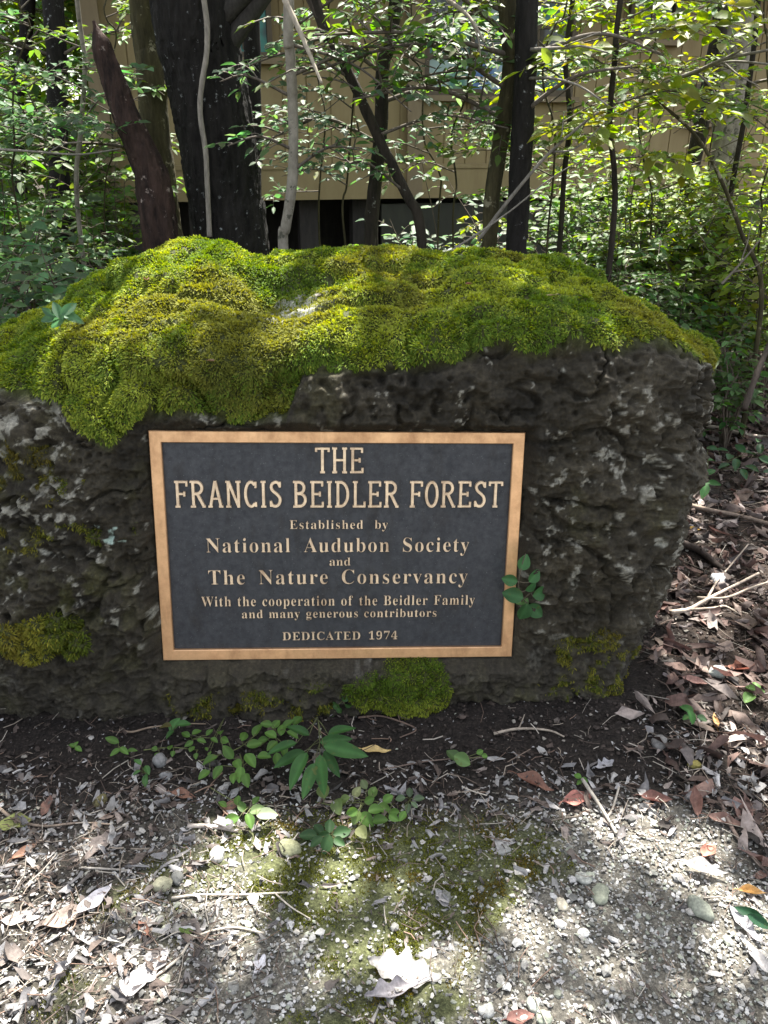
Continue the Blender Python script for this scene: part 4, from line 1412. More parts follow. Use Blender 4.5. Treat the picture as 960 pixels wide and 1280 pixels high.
leafy_sapling('slim sapling with drooping leaves in front of the painted window', [(575, 300), (570, 220), (580, 130), (572, 50), (580, 0)], 4.4, fan([215, 190, 160, 60, 25, 0], .5, 8, seed=1), 'mid', 51)
leafy_sapling('slim sapling with bluish leaves between crooked trunk and window', [(545, 302), (540, 220), (528, 130), (520, 60), (515, 0)], 4.6, fan([190, 160, 60, 40, 20, 5], .45, 7, seed=2), 'blue', 52)
leafy_sapling('slim sapling with small leaves left of the crooked trunk', [(425, 300), (430, 220), (446, 130), (455, 60), (450, 0)], 4.3, fan([230, 200, 170, 140, 110, 60], .4, 7, seed=3), 'pale', 53)
leafy_sapling('leafy sapling just right of the straight dark trunk', [(690, 308), (692, 220), (688, 130), (694, 50), (700, 0)], 4.1, fan([250, 220, 190, 160, 130, 90, 60, 30, 10], .5, 9, seed=4), 'mid', 54)
leafy_sapling('leafy sapling behind the sunlit one in the right thicket', [(800, 300), (806, 200), (812, 120), (822, 40), (826, 0)], 4.8, fan([240, 210, 180, 150, 120, 90, 60, 30, 10, 0], .65, 10, seed=5), 'bright', 55, .06)
leafy_sapling('leafy sapling at the right border of the thicket', [(952, 300), (950, 220), (958, 120), (952, 40), (956, 0)], 4.4, fan([260, 230, 200, 170, 140, 110, 80, 50, 20], .55, 9, seed=6), 'mid', 56)
leafy_sapling('leafy sapling before the pale corner post trunk', [(880, 300), (886, 230), (890, 160), (902, 80), (896, 0)], 5.4, fan([250, 220, 190, 170, 150, 60, 30], .7, 9, seed=7), 'bright', 57, .055)
leafy_sapling('leafy sapling at the left border of the photo', [(20, 262), (26, 180), (18, 100), (30, 20), (28, -10)], 4.4, fan([240, 210, 180, 150, 120, 90, 60, 30, 10], .6, 9, seed=8), 'blue', 58, .065)
leafy_sapling('leafy sapling left of the reddish snag', [(130, 262), (134, 180), (128, 100), (136, 30), (132, -10)], 5.4, fan([220, 180, 140, 100, 70, 40, 20], .6, 9, seed=9), 'mid', 59, .06)
leafy_sapling('slim leafy sapling right of the pale sapling', [(392, 302), (396, 230), (402, 160), (398, 80), (404, 0)], 4.9, fan([240, 210, 180, 140, 60, 20], .4, 7, seed=10), 'blue', 60, .05)

# low ground cover of the wood and the far wood itself: uncountable
rng = np.random.default_rng(500)
ug = MB()
n = 26000
X = rng.uniform(-5, 6, n); Yy = rng.uniform(3.1, 12, n)
dens = fbm(np.stack([X, Yy, 0 * X], 1) * .9, 3, 91)
k = (dens > -.12) & ~((X > .9) & (Yy < 3.9) & (dens < .3)) & ~((X > -2.3) & (X < 1.0) & (Yy > 6.6))
X, Yy = X[k], Yy[k]
n = len(X)
Pz = gz(X, Yy) + .02 + .28 * rng.random(n) ** 1.5 * sstep(3.1, 4.2, Yy)
Ls = .045 * (.6 + .8 * rng.random(n)) * (1 + .08 * (Yy - 3))
add_leaves(ug, np.stack([X, Yy, Pz], 1), norm(rng.normal(size=(n, 3)) * [1, 1, .35]), norm(rng.normal(size=(n, 3)) * .45 + [0, -.3, 1]), Ls, Ls * .7, GREENS['ivy'], rng, False)
tag(ug.build('undergrowth', M['leaf']), kind='stuff')

fw = MB()
rng = np.random.default_rng(501)
n = 130000
X = rng.uniform(-13, 14, n); Yy = rng.uniform(9.5, 17, n)
Zz = 7.5 * rng.random(n) ** 1.15
dens = fbm(np.stack([X, Yy, Zz], 1) * .55, 3, 92)
k = (dens > -.22) & ~((X > -2.6) & (X < 5.2) & (Yy < 14.5)) & ~((X > -2.2) & (X < 4.0))
X, Yy, Zz, dd = X[k], Yy[k], Zz[k], dens[k]
n = len(X)
Ls = .20 * (.6 + .8 * rng.random(n))
cv = np.where((rng.random((n, 1)) < .3), np.array([GREENS['bright']]), np.array([GREENS['mid']]))
add_leaves(fw, np.stack([X, Yy, Zz], 1), norm(rng.normal(size=(n, 3)) * [1, 1, .5]), norm(rng.normal(size=(n, 3)) * .6 + [0, -.3, 1]), Ls, Ls * .55, cv, rng, False)
for k in range(46):
    x, y = rng.uniform(-13, 14), rng.uniform(10, 18)
    if -2.6 < x < 5.2: continue
    z0_ = float(gz(x, y)[0])
    fw.tube(smooth_path([(x, y, z0_ - .1), (x + rng.normal() * .2, y, 3.5), (x + rng.normal() * .5, y, 8)], 12), np.linspace(.12, .07, 12), 7, (.03, .025, .02), cap=False)
tag(fw.build('distant_woods', M['leaf']), kind='stuff')

# ------------------------------------------------------------------ dead branches among the trees
def dead_branch(name, label, pts, r0, r1, forks=(), col=(.20, .18, .15), cat='branch', n=30, mat='twig', parent_mat=None):
    """pts, forks: lists of (px, py, Y)"""
    wp = [at(*p) for p in pts]
    root = empty(name, wp[0], label, cat)
    MB().tube(smooth_path(wp, n), np.linspace(r0, r1, n), 7, col, .18, len(pts)).build('stem', M[mat], root)
    for f in forks:
        fp = [at(*p) for p in f]
        MB().tube(smooth_path(fp, 14), np.linspace(r1 * 1.2, r1 * .5, 14), 5, col, .15, 3).build('side_twig', M[mat], root)
    return root


dead_branch('dead_branch', 'pale dead branch rising right from the paired trunks', [(598, 300, 3.7), (640, 245, 3.65), (682, 196, 3.6), (722, 160, 3.55), (748, 140, 3.5)], .009, .004,
            [[(682, 196, 3.6), (700, 175, 3.6), (705, 140, 3.65)], [(690, 190, 3.6), (720, 185, 3.55), (760, 150, 3.5)]])
dead_branch('dead_branch', 'thin pale dead twig crossing low behind the boulder top', [(560, 316, 3.5), (600, 290, 3.55), (640, 262, 3.6), (690, 222, 3.6), (735, 196, 3.6)], .005, .002)
dead_branch('dead_branch', 'pale dead branch reaching right from the straight dark trunk', [(664, 62, 3.75), (700, 60, 3.6), (728, 58, 3.5), (760, 66, 3.4)], .008, .003, [[(700, 60, 3.6), (725, 50, 3.5), (750, 40, 3.5)]])
dead_branch('dead_branch', 'lower pale dead branch right of the straight dark trunk', [(662, 98, 3.75), (690, 98, 3.6), (725, 108, 3.5), (760, 132, 3.4)], .006, .003)
dead_branch('dead_branch', 'grey dead branch spanning the top right of the wood', [(842, 98, 4.2), (870, 90, 4.0), (905, 74, 3.8), (962, 62, 3.6)], .011, .005, [[(905, 74, 3.8), (930, 60, 3.7), (955, 40, 3.7)], [(870, 90, 4), (890, 110, 4), (900, 135, 4)]])
dead_branch('dead_branch', 'second grey dead branch below the top right one', [(800, 115, 4.1), (845, 98, 4.0), (905, 78, 3.9), (962, 80, 3.7)], .008, .004, [[(905, 78, 3.9), (925, 95, 3.8), (950, 108, 3.8)]])
dead_branch('dead_branch', 'pale slanting dead branch above the sapling leaves in front of the window', [(560, 0, 3.8), (585, 20, 3.7), (606, 52, 3.6)], .010, .004, [[(585, 20, 3.7), (597, 45, 3.7), (601, 75, 3.7)]], (.30, .26, .20))
dead_branch('dead_branch', 'pale peeling branch slanting from the pale sapling top', [(356, 0, 3.6), (375, 40, 3.55), (390, 75, 3.5), (402, 104, 3.45)], .012, .005, (), (.36, .31, .24))
dead_branch('dead_branch', 'horizontal thin grey branch between left border and the snag', [(-10, 186, 4.0), (50, 190, 4.0), (100, 193, 4.0), (150, 186, 4.1)], .006, .003, [[(60, 191, 4), (80, 180, 4), (110, 176, 4)]])
dead_branch('dead_branch', 'bent dead stick arching over the litter right of the boulder', [(930, 512, 2.9), (945, 470, 3.0), (962, 430, 3.1), (990, 380, 3.2)], .013, .009, (), (.05, .038, .03))
dead_branch('dead_branch', 'thin forked dead twig leaning in the right ivy', [(902, 355, 3.6), (925, 330, 3.6), (950, 300, 3.6)], .006, .003, [[(925, 330, 3.6), (935, 300, 3.6), (940, 270, 3.6)], [(915, 340, 3.6), (940, 335, 3.6), (960, 322, 3.6)]], (.16, .14, .11))
dead_branch('dead_branch', 'bare grey twig below the oak and pale sapling', [(318, 205, 4.3), (345, 170, 4.3), (390, 150, 4.3), (430, 120, 4.3)], .004, .002, [[(345, 170, 4.3), (370, 165, 4.3), (400, 170, 4.3)]], (.10, .085, .07))

# ------------------------------------------------------------------ loose ground cover (uncountable)
def in_view_ground(rng, n, xr, yr):
    return rng.uniform(*xr, n), rng.uniform(*yr, n)


ICO = None
def ico():
    t = (1 + 5 ** .5) / 2
    v = norm(np.array([[-1, t, 0], [1, t, 0], [-1, -t, 0], [1, -t, 0], [0, -1, t], [0, 1, t], [0, -1, -t], [0, 1, -t], [t, 0, -1], [t, 0, 1], [-t, 0, -1], [-t, 0, 1]]))
    f = np.array([[0, 11, 5], [0, 5, 1], [0, 1, 7], [0, 7, 10], [0, 10, 11], [1, 5, 9], [5, 11, 4], [11, 10, 2], [10, 7, 6], [7, 1, 8], [3, 9, 4], [3, 4, 2], [3, 2, 6], [3, 6, 8], [3, 8, 9], [4, 9, 5], [2, 4, 11], [6, 2, 10], [8, 6, 7], [9, 8, 1]])
    return v, f


IV, IF = ico()


def rand_rot(rng, n):
    q = norm(rng.normal(size=(n, 4)))
    w_, x, y, z = q.T
    return np.stack([np.stack([1 - 2 * (y * y + z * z), 2 * (x * y - z * w_), 2 * (x * z + y * w_)], -1), np.stack([2 * (x * y + z * w_), 1 - 2 * (x * x + z * z), 2 * (y * z - x * w_)], -1), np.stack([2 * (x * z - y * w_), 2 * (y * z + x * w_), 1 - 2 * (x * x + y * y)], -1)], 1)


def pebbles(mb, rng, X, Y, size, cols, sink=.25):
    n = len(X)
    sc = size[:, None] * np.stack([.75 + .6 * rng.random(n), .75 + .6 * rng.random(n), .30 + .35 * rng.random(n)], 1)
    V = IV[None] * (.62 + .65 * rng.random((n, 12, 1)))
    R_ = rand_rot(rng, n)
    V = np.einsum('nij,nkj->nki', R_, V) * sc[:, None, :] * .5
    a = rng.random(n) * 2 * pi
    ca, sa = np.cos(a)[:, None], np.sin(a)[:, None]
    V = np.stack([V[..., 0] * ca - V[..., 1] * sa, V[..., 0] * sa + V[..., 1] * ca, V[..., 2]], -1)
    Z = gz(X, Y) + size * (.28 - sink * .5) + .003
    V = V + np.stack([X, Y, Z], 1)[:, None]
    F = (IF[None] + np.arange(n)[:, None, None] * 12).reshape(-1, 3)
    mb.add(V.reshape(-1, 3), None, F, np.repeat(cols, 12, 0))


rng = np.random.default_rng(600)
X, Yy = in_view_ground(rng, 46000, (-1.1, 1.25), (.72, 1.68))
q = np.stack([X, Yy, 0 * X], 1)
ga = gravel_amt(X, Yy, fbm(q * 3.2, 4, 85))
ma = moss_amt(X, Yy, fbm(q * 3.2, 4, 85), fbm(q * 11, 3, 86))
k = rng.random(len(X)) < ga * (1 - .72 * ma) * .95 + .012
X, Yy = X[k], Yy[k]
n = len(X)
size = .003 + .0075 * rng.random(n) ** 2.4 + .014 * (rng.random(n) > .97) * rng.random(n)
pal = np.array([[.29, .285, .27], [.22, .215, .20], [.37, .365, .35], [.17, .17, .15], [.25, .26, .21], [.33, .31, .28], [.12, .118, .11], [.42, .41, .40]])
cols = pal[rng.integers(0, len(pal), n)] * (.7 + .6 * rng.random((n, 1)))
gm = MB()
pebbles(gm, rng, X, Yy, size, cols)
tag(gm.build('gravel', M['stone'], smooth=False), kind='stuff')

X, Yy = in_view_ground(rng, 30000, (-1.2, 1.9), (1.0, 3.6))
q = np.stack([X, Yy, 0 * X], 1)
k = (gravel_amt(X, Yy, fbm(q * 3.2, 4, 85)) < .6) & ~((Yy > 1.74) & (Yy < 2.8) & (X < .72))
X, Yy = X[k], Yy[k]
n = len(X)
size = .004 + .010 * rng.random(n) ** 2.5
cols = np.array([[.030, .023, .019]]) * (.5 + 1.2 * rng.random((n, 1))) 
lt = rng.random(n) < .05
cols[lt] = np.array([.22, .20, .17])
sm = MB()
pebbles(sm, rng, X, Yy, size, cols)
tag(sm.build('soil_crumbs', M['stone'], smooth=False), kind='stuff')


# leaf fragments and small dry leaves
def litter_amt(x, y, n1):
    left = sstep(-.15, -.45, x + .25 * n1) * sstep(1.50, 1.36, y + .05 * n1) * .9
    right = sstep(.72, .95, x + .2 * n1 + .25 * (y - 1.3)) * 1.0
    band = sstep(1.50, 1.40, y + .08 * n1) * sstep(1.22, 1.34, y + .08 * n1) * .55
    return np.clip(np.maximum(np.maximum(left, right), band) + .10 * (y < 1.5), 0, 1)


def fragments(name, n0, xr, yr, L0, L1, pal, seed, lift=.004, tilt=.5, amt=litter_amt, power=2.0, curl=.5, mat='dry_leaf'):
    rng = np.random.default_rng(seed)
    X, Yy = in_view_ground(rng, n0, xr, yr)
    q = np.stack([X, Yy, 0 * X], 1)
    k = rng.random(n0) < amt(X, Yy, fbm(q * 3.2, 4, 85))
    k &= ~((Yy > 1.70) & (Yy < 2.85) & (X < .74))
    X, Yy = X[k], Yy[k]
    n = len(X)
    L = L0 + (L1 - L0) * rng.random(n) ** power
    W = L * (.35 + .4 * rng.random(n))
    a = rng.random(n) * 2 * pi
    ax = np.stack([np.cos(a), np.sin(a), rng.normal(size=n) * tilt * .5], 1)
    ax = norm(ax)
    up = norm(np.stack([rng.normal(size=n) * tilt, rng.normal(size=n) * tilt, np.ones(n)], 1))
    sd = norm(np.cross(ax, up))
    up = np.cross(sd, ax)
    base = np.stack([X, Yy, gz(X, Yy) + lift + rng.random(n) * .012 * (L / .04)], 1)
    us, vs = np.array([0, .33, .68, 1.0]), np.array([-1, 0, 1.0])
    cu_ = rng.normal(size=n) * curl
    cv_ = rng.normal(size=n) * curl
    jag = .25 + .95 * rng.random((n, 4, 3))
    jag[:, 0] *= .2 + .7 * rng.random((n, 1))
    jag[:, 3] *= .2 + .7 * rng.random((n, 1))
    sh_ = .22 * rng.normal(size=(n, 4, 3))
    V = np.zeros((n, 4, 3, 3))
    for i, u_ in enumerate(us):
        for j, v_ in enumerate(vs):
            hgt = cu_ * (u_ - .5) ** 2 * 1.6 * L + cv_ * v_ * v_ * W * .5
            V[:, i, j] = base + ax * ((u_ - .5 + sh_[:, i, j] * (.35 if v_ == 0 else 1)) * L)[:, None] + sd * (v_ * W * .5 * jag[:, i, j])[:, None] + up * hgt[:, None]
    lowest = V[..., 2].reshape(n, -1).min(1) - (gz(X, Yy) + .001)
    V[..., 2] -= np.minimum(lowest, 0)[:, None, None] * .8
    k = np.arange(n)[:, None] * 12
    qd = np.array([[i * 3 + j, i * 3 + j + 1, (i + 1) * 3 + j + 1, (i + 1) * 3 + j] for i in range(3) for j in range(2)])
    F = (k[:, :, None] + qd[None]).reshape(-1, 4)
    pal = np.array(pal)
    c_ = pal[rng.integers(0, len(pal), n)] * (.65 + .7 * rng.random((n, 1)))
    mb = MB().add(V.reshape(-1, 3), F, None, np.repeat(np.clip(c_, .005, .9), 12, 0))
    return tag(mb.build(name, M[mat]), kind='stuff')


GREYP = [(.30, .285, .28), (.33, .315, .30), (.20, .19, .19), (.12, .11, .107), (.15, .115, .095), (.075, .063, .057), (.30, .285, .27), (.20, .165, .145), (.36, .345, .335)]
BROWNP = [(.10, .060, .050), (.155, .095, .078), (.07, .045, .038), (.05, .034, .028), (.19, .14, .115), (.27, .22, .195), (.095, .068, .058), (.03, .023, .02), (.15, .125, .118)]
fragments('leaf_litter', 8500, (-1.1, 1.3), (.72, 1.62), .006, .038, GREYP, 610, tilt=.45, power=2.6)
fragments('brown_leaf_litter', 15000, (.55, 4.2), (1.1, 5.0), .012, .08, BROWNP, 611, tilt=.5, amt=lambda x, y, n1: sstep(.62, .80, x + .10 * n1 + .12 * (y - 1.5)) * (.85), power=1.7)
fragments('wood_leaf_litter', 7000, (-5, 6), (2.9, 9.0), .04, .10, BROWNP, 612, tilt=.5, amt=lambda x, y, n1: .8 + 0 * x, power=1.2)
fragments('dark_leaf_mould', 9000, (-1.2, 2.2), (1.25, 3.2), .006, .03, [(.05, .038, .03), (.03, .024, .02), (.08, .06, .05), (.12, .10, .085)], 615, tilt=.5, amt=lambda x, y, n1: np.maximum(.35, .9 * (x > .6)) + 0 * x, power=2)
fragments('leaf_chips', 12000, (-1.1, 1.2), (.72, 1.66), .003, .012, GREYP, 613, tilt=.35, amt=lambda x, y, n1: .10 + .5 * sstep(1.46, 1.28, y + .1 * n1), lift=.006)

# needles and broken twiglets
def twiglets(name, n, xr, yr, seed, amt, lmin=.012, lmax=.08):
    rng = np.random.default_rng(seed)
    X, Yy = in_view_ground(rng, n, xr, yr)
    q = np.stack([X, Yy, 0 * X], 1)
    k = rng.random(n) < amt(X, Yy, fbm(q * 3.2, 4, 85))
    k &= ~((Yy > 1.70) & (Yy < 2.85) & (X < .74))
    X, Yy = X[k], Yy[k]
    n = len(X)
    L = lmin + (lmax - lmin) * rng.random(n) ** 2.2
    a = rng.random(n) * 2 * pi
    d = norm(np.stack([np.cos(a), np.sin(a), rng.normal(size=n) * .12], 1))
    r = .0005 + .0012 * rng.random(n) ** 2
    c0_ = np.stack([X, Yy, gz(X, Yy) + .008 + .01 * rng.random(n)], 1)
    sd = norm(np.cross(d, [0, 0, 1.0]))
    up = np.cross(sd, d)
    bend = (rng.normal(size=n) * .12 * L)[:, None] * sd
    V = []
    for t, bz in ((-.5, 0), (0, 1), (.5, 0)):
        for k3 in range(3):
            an = k3 * 2 * pi / 3
            V.append(c0_ + d * (t * L)[:, None] + bend * bz + (sd * cos(an) + up * sin(an)) * r[:, None])
    V = np.stack(V, 1)
    qd = np.array([[s_ * 3 + j, s_ * 3 + (j + 1) % 3, (s_ + 1) * 3 + (j + 1) % 3, (s_ + 1) * 3 + j] for s_ in range(2) for j in range(3)])
    F = (np.arange(n)[:, None, None] * 9 + qd[None]).reshape(-1, 4)
    pal = np.array([(.24, .20, .16), (.12, .09, .07), (.36, .32, .27), (.07, .05, .04), (.18, .12, .09)])
    c_ = pal[rng.integers(0, len(pal), n)] * (.7 + .6 * rng.random((n, 1)))
    tag(MB().add(V.reshape(-1, 3), F, None, np.repeat(c_, 9, 0)).build(name, M['litter']), kind='stuff')


twiglets('twig_debris', 5200, (-1.1, 1.3), (.72, 1.66), 620, lambda x, y, n1: np.clip(litter_amt(x, y, n1) * .8 + .15, 0, 1))
twiglets('woodland_twig_debris', 3000, (.7, 3.5), (1.2, 4.2), 621, lambda x, y, n1: .8 + 0 * x, .03, .2)

# low moss growing on the gravel
rng = np.random.default_rng(630)
X, Yy = in_view_ground(rng, 210000, (-.8, .9), (.74, 1.5))
q = np.stack([X, Yy, 0 * X], 1)
ma = moss_amt(X, Yy, fbm(q * 3.2, 4, 85), fbm(q * 11, 3, 86)) * sstep(-.25, .25, fbm(q * 30, 2, 87))
k = rng.random(len(X)) < ma * .9
X, Yy = X[k], Yy[k]
n = len(X)
base_ = np.stack([X, Yy, gz(X, Yy) + .003], 1)
d = norm(rng.normal(size=(n, 3)) * .7 + [0, 0, 1])
L = (.0035 + .004 * rng.random(n))[:, None]
sd = norm(np.cross(d, rng.normal(size=(n, 3))))
V = np.stack([base_ - sd * L * .16, base_ + sd * L * .16, base_ + d * L * .6 + sd * L * .15, base_ + d * L * .6 - sd * L * .15, base_ + d * L], 1)
kk = np.arange(n) * 5
cm = np.array([.125, .135, .022]) * (.55 + .8 * rng.random((n, 1))) 
cm = np.where(sstep(.1, .4, fbm(base_ * 14, 2, 88))[:, None] > .5, cm * np.array([1.05, .75, .8]), cm)
tag(MB().add(V.reshape(-1, 3), np.stack([kk, kk + 1, kk + 2, kk + 3], 1), np.stack([kk + 3, kk + 2, kk + 4], 1), np.repeat(cm, 5, 0)).build('ground_moss', M['frond']), kind='stuff')


# ------------------------------------------------------------------ single fallen leaves
def fallen_leaf(label, px, py, L, ratio, az, colr, lobes=0, curl=.15, roll=.2, tilt=(0, 0), seed=0, lift=.006, shape='oval', stalk=True, name='fallen_leaf', cat='fallen leaf', group=None, pos=None):
    rng = np.random.default_rng(seed + int(px * 7 + py))
    p = ground_pt(px, py) if pos is None else np.asarray(pos, float)
    root = empty(name, p, label, cat, group)
    nu, nv = (46, 9) if lobes else (18, 7)
    t = np.linspace(0, 1, nu)
    if shape == 'oval':
        wdt = np.sin(pi * t ** .85) ** .8
    elif shape == 'lance':
        wdt = np.sin(pi * t ** .75) ** 1.15
    else:
        wdt = np.sin(pi * t ** 1.25) ** .75
    if lobes:
        wdt = (.25 + .75 * np.sin(pi * t ** 1.15) ** .7) * np.sin(pi * np.clip(t * 1.02, 0, 1)) ** .3 * (1 - .42 * (.5 - .5 * np.cos(2 * pi * lobes * t ** 1.05)))
    wdt[0] = wdt[-1] = .015
    a = radians(az)
    ax = np.array([cos(a), sin(a), tilt[0]])
    ax = norm(ax)
    up = norm(np.array([0, -tilt[1], 1.0]))
    sd = norm(np.cross(ax, up))
    up = np.cross(sd, ax)
    V = np.zeros((nu, nv, 3))
    ph = rng.random() * 6
    for j, v in enumerate(np.linspace(-1, 1, nv)):
        asym = 1 + .12 * np.sin(t * 9 + (1 if v > 0 else 3) + ph)
        w_ = v * wdt * L * ratio * .5 * asym
        h = curl * L * ((t - .5) ** 2 * 2 - .1) + roll * (v * wdt) ** 2 * L * ratio + .025 * L * np.sin(t * 11 + v * 2.5 + ph) * abs(v) - .01 * L * (1 - abs(v))
        V[:, j] = p + ax * ((t - .5) * L)[:, None] + sd * w_[:, None] + up * h[:, None]
    lowest = V[..., 2].min() - p[2]
    V[..., 2] += lift - lowest
    i = (np.arange(nu - 1)[:, None] * nv + np.arange(nv - 1)[None]).ravel()
    c_ = np.array(colr)[None] * (.85 + .3 * rng.random((nu * nv, 1)))
    vv = np.abs(np.tile(np.linspace(-1, 1, nv), nu))
    c_ = c_ * np.where(vv < .1, 1.25, 1.0)[:, None]
    MB().add(V.reshape(-1, 3), np.stack([i, i + 1, i + nv + 1, i + nv], 1), None, c_).build('blade', M['dry_leaf'], root)
    if stalk:
        s0 = V[0, nv // 2]
        e = s0 - ax * L * .22 + sd * L * .04
        e[2] = max(e[2], float(gz(e[0], e[1])[0]) + .004) if pos is None else e[2]
        MB().tube(smooth_path([s0, (s0 + e) / 2 + np.array([0, 0, .003]), e], 7), np.linspace(.0011, .0008, 7), 5, np.array(colr) * .8).build('stalk', M['twig'], root)
    return root


fallen_leaf('large bleached lobed oak leaf lying at the bottom centre', 505, 1218, .135, .62, 165, (.27, .255, .24), 4, .10, .10, lift=.008)
fallen_leaf('grey underside of a curled oak leaf beside the bleached one', 490, 1243, .10, .40, 195, (.26, .24, .25), 3, .2, .5, lift=.006)
fallen_leaf('yellow pointed dead leaf by the five fingered seedling', 470, 941, .075, .32, -5, (.55, .40, .17), 0, .12, .25, shape='lance')
fallen_leaf('rust red dead leaf on the gravel edge under the forked stick', 722, 1002, .075, .55, 20, (.36, .15, .12), 0, .2, .2)
fallen_leaf('brown folded dead leaf left of the rust red one', 668, 983, .095, .36, -35, (.20, .105, .075), 0, .15, .6, shape='lance')
fallen_leaf('reddish brown dead leaf under the small trailing plants', 230, 997, .062, .45, -15, (.21, .11, .075), 0, .1, .3, shape='lance')
fallen_leaf('white curled dead leaf at the right edge of the gravel', 880, 1094, .085, .34, -20, (.62, .59, .56), 0, .3, .7, shape='lance', lift=.01)
fallen_leaf('yellow brown rolled leaf at the right photo border', 940, 1119, .055, .30, -8, (.50, .32, .13), 0, .2, .9, shape='lance')
fallen_leaf('pinkish brown curled leaf above the white curled one', 885, 1068, .05, .55, 40, (.38, .19, .14), 0, .3, .5)
fallen_leaf('grey lobed oak leaf on the litter pile at the left', 190, 1215, .085, .60, 60, (.36, .34, .33), 3, .2, .2)
fallen_leaf('pale rounded dead leaf below the litter pile', 168, 1232, .055, .75, 80, (.48, .44, .42), 0, .2, .1)
fallen_leaf('yellow green fading leaf at the left border', 20, 1032, .070, .68, 10, (.28, .30, .10), 0, .15, .15)
fallen_leaf('brown upright dead leaf at the left border', 60, 1012, .05, .45, 85, (.16, .09, .07), 0, .3, .4, (.3, 0))
fallen_leaf('rust brown leaf below the yellow green leaf', 32, 1068, .055, .40, 50, (.22, .12, .08), 0, .2, .3)
fallen_leaf('long pale leaf on the left litter', 28, 1152, .075, .38, 8, (.46, .42, .40), 0, .1, .2, shape='lance')
fallen_leaf('taupe broad leaf on the left litter pile', 85, 1150, .085, .5, 30, (.24, .19, .16), 0, .2, .2)
fallen_leaf('grey brown leaf with torn edge on the left litter pile', 125, 1060, .09, .45, 70, (.17, .14, .125), 2, .2, .3)
fallen_leaf('silver grey leaf beneath the taupe leaf', 120, 1130, .08, .42, 55, (.42, .40, .42), 0, .3, .3)
fallen_leaf('small silver oak leaf on the moss left of the centre', 325, 1210, .04, .6, 70, (.55, .53, .55), 2, .3, .2)
fallen_leaf('dark brown leaf standing on edge at the right litter', 868, 1008, .07, .38, 80, (.17, .09, .07), 0, .2, .5, (.4, 0))
fallen_leaf('broad russet leaf at the right litter near the border', 925, 1018, .07, .55, 95, (.20, .12, .10), 0, .2, .3, (.2, 0))
fallen_leaf('dark chestnut leaf right of the pale stone', 820, 1003, .07, .42, -10, (.15, .075, .06), 0, .25, .5)
fallen_leaf('chestnut leaf beside the dark one on black soil', 905, 1030, .075, .4, -20, (.17, .10, .08), 0, .2, .4)
fallen_leaf('grey crumpled leaf left of the forked stick', 755, 960, .055, .6, 25, (.30, .29, .30), 3, .3, .4)
fallen_leaf('grey leaf scrap on the mossy gravel', 552, 1128, .04, .55, 120, (.24, .23, .23), 0, .2, .3)
fallen_leaf('grey violet leaf at the bottom right gravel border', 930, 1160, .085, .4, 110, (.33, .31, .32), 2, .2, .3)
fallen_leaf('long grey leaf below the grey violet one', 945, 1200, .07, .35, 100, (.36, .34, .33), 0, .2, .3, shape='lance')
fallen_leaf('orange yellow leaf on the litter beside the boulder corner', 866, 664, .055, .5, -10, (.62, .38, .10), 0, .2, .3)
fallen_leaf('pink brown sunlit leaf beside the boulder foot', 845, 838, .07, .5, 150, (.36, .24, .19), 0, .2, .3)
fallen_leaf('rust leaf curled high on the right litter', 925, 838, .085, .55, 10, (.28, .13, .09), 2, .3, .5)
fallen_leaf('orange brown leaf against the boulder right foot', 848, 735, .055, .35, 60, (.33, .15, .08), 0, .2, .4, shape='lance')
fallen_leaf('dusty rose leaf by the mossy boulder corner', 868, 855, .065, .5, -25, (.30, .17, .14), 0, .2, .3)
fallen_leaf('ochre narrow leaf standing near the right seedlings', 893, 905, .05, .3, 80, (.42, .25, .10), 0, .2, .5, (.3, 0), shape='lance')
fallen_leaf('brown dead leaf beneath the trailing plants', 288, 1012, .05, .6, 70, (.25, .14, .10), 0, .2, .2)
fallen_leaf('pale dead leaf scrap under the low creeper sprig', 322, 1058, .04, .4, 110, (.45, .38, .33), 0, .3, .4, shape='lance')
fallen_leaf('russet dead leaf at the bottom photo border', 650, 1276, .05, .5, 10, (.22, .11, .09), 0, .2, .3)
fallen_leaf('small russet leaf right of the sunlit stones', 180, 1165, .04, .45, 130, (.26, .13, .09), 0, .3, .4)
fallen_leaf('dead brown leaf scrap in the moss hollow on top of the boulder', 440, 376, .05, .5, 20, (.14, .09, .07), 0, .3, .5, pos=at(440, 377, 2.10))

# ------------------------------------------------------------------ single sticks
def stick(label, pts, r0, r1, forks=(), col=(.26, .22, .18), lift=.008, name='fallen_stick', hs=None, n=26):
    wp = []
    for i, q in enumerate(pts):
        p = ground_pt(*q)
        p[2] += lift + (hs[i] if hs else 0)
        wp.append(p)
    root = empty(name, ground_pt(*pts[0]), label, 'stick')
    MB().tube(smooth_path(wp, n), np.linspace(r0, r1, n), 7, col, .22, len(label)).build('stem', M['twig'], root)
    for f in forks:
        fp = []
        for q in f:
            p = ground_pt(*q[:2])
            p[2] += lift + (q[2] if len(q) > 2 else 0)
            fp.append(p)
        MB().tube(smooth_path(fp, 10), np.linspace(r1 * 1.1, r1 * .6, 10), 6, col, .2, 5).build('side_twig', M['twig'], root)
    return root


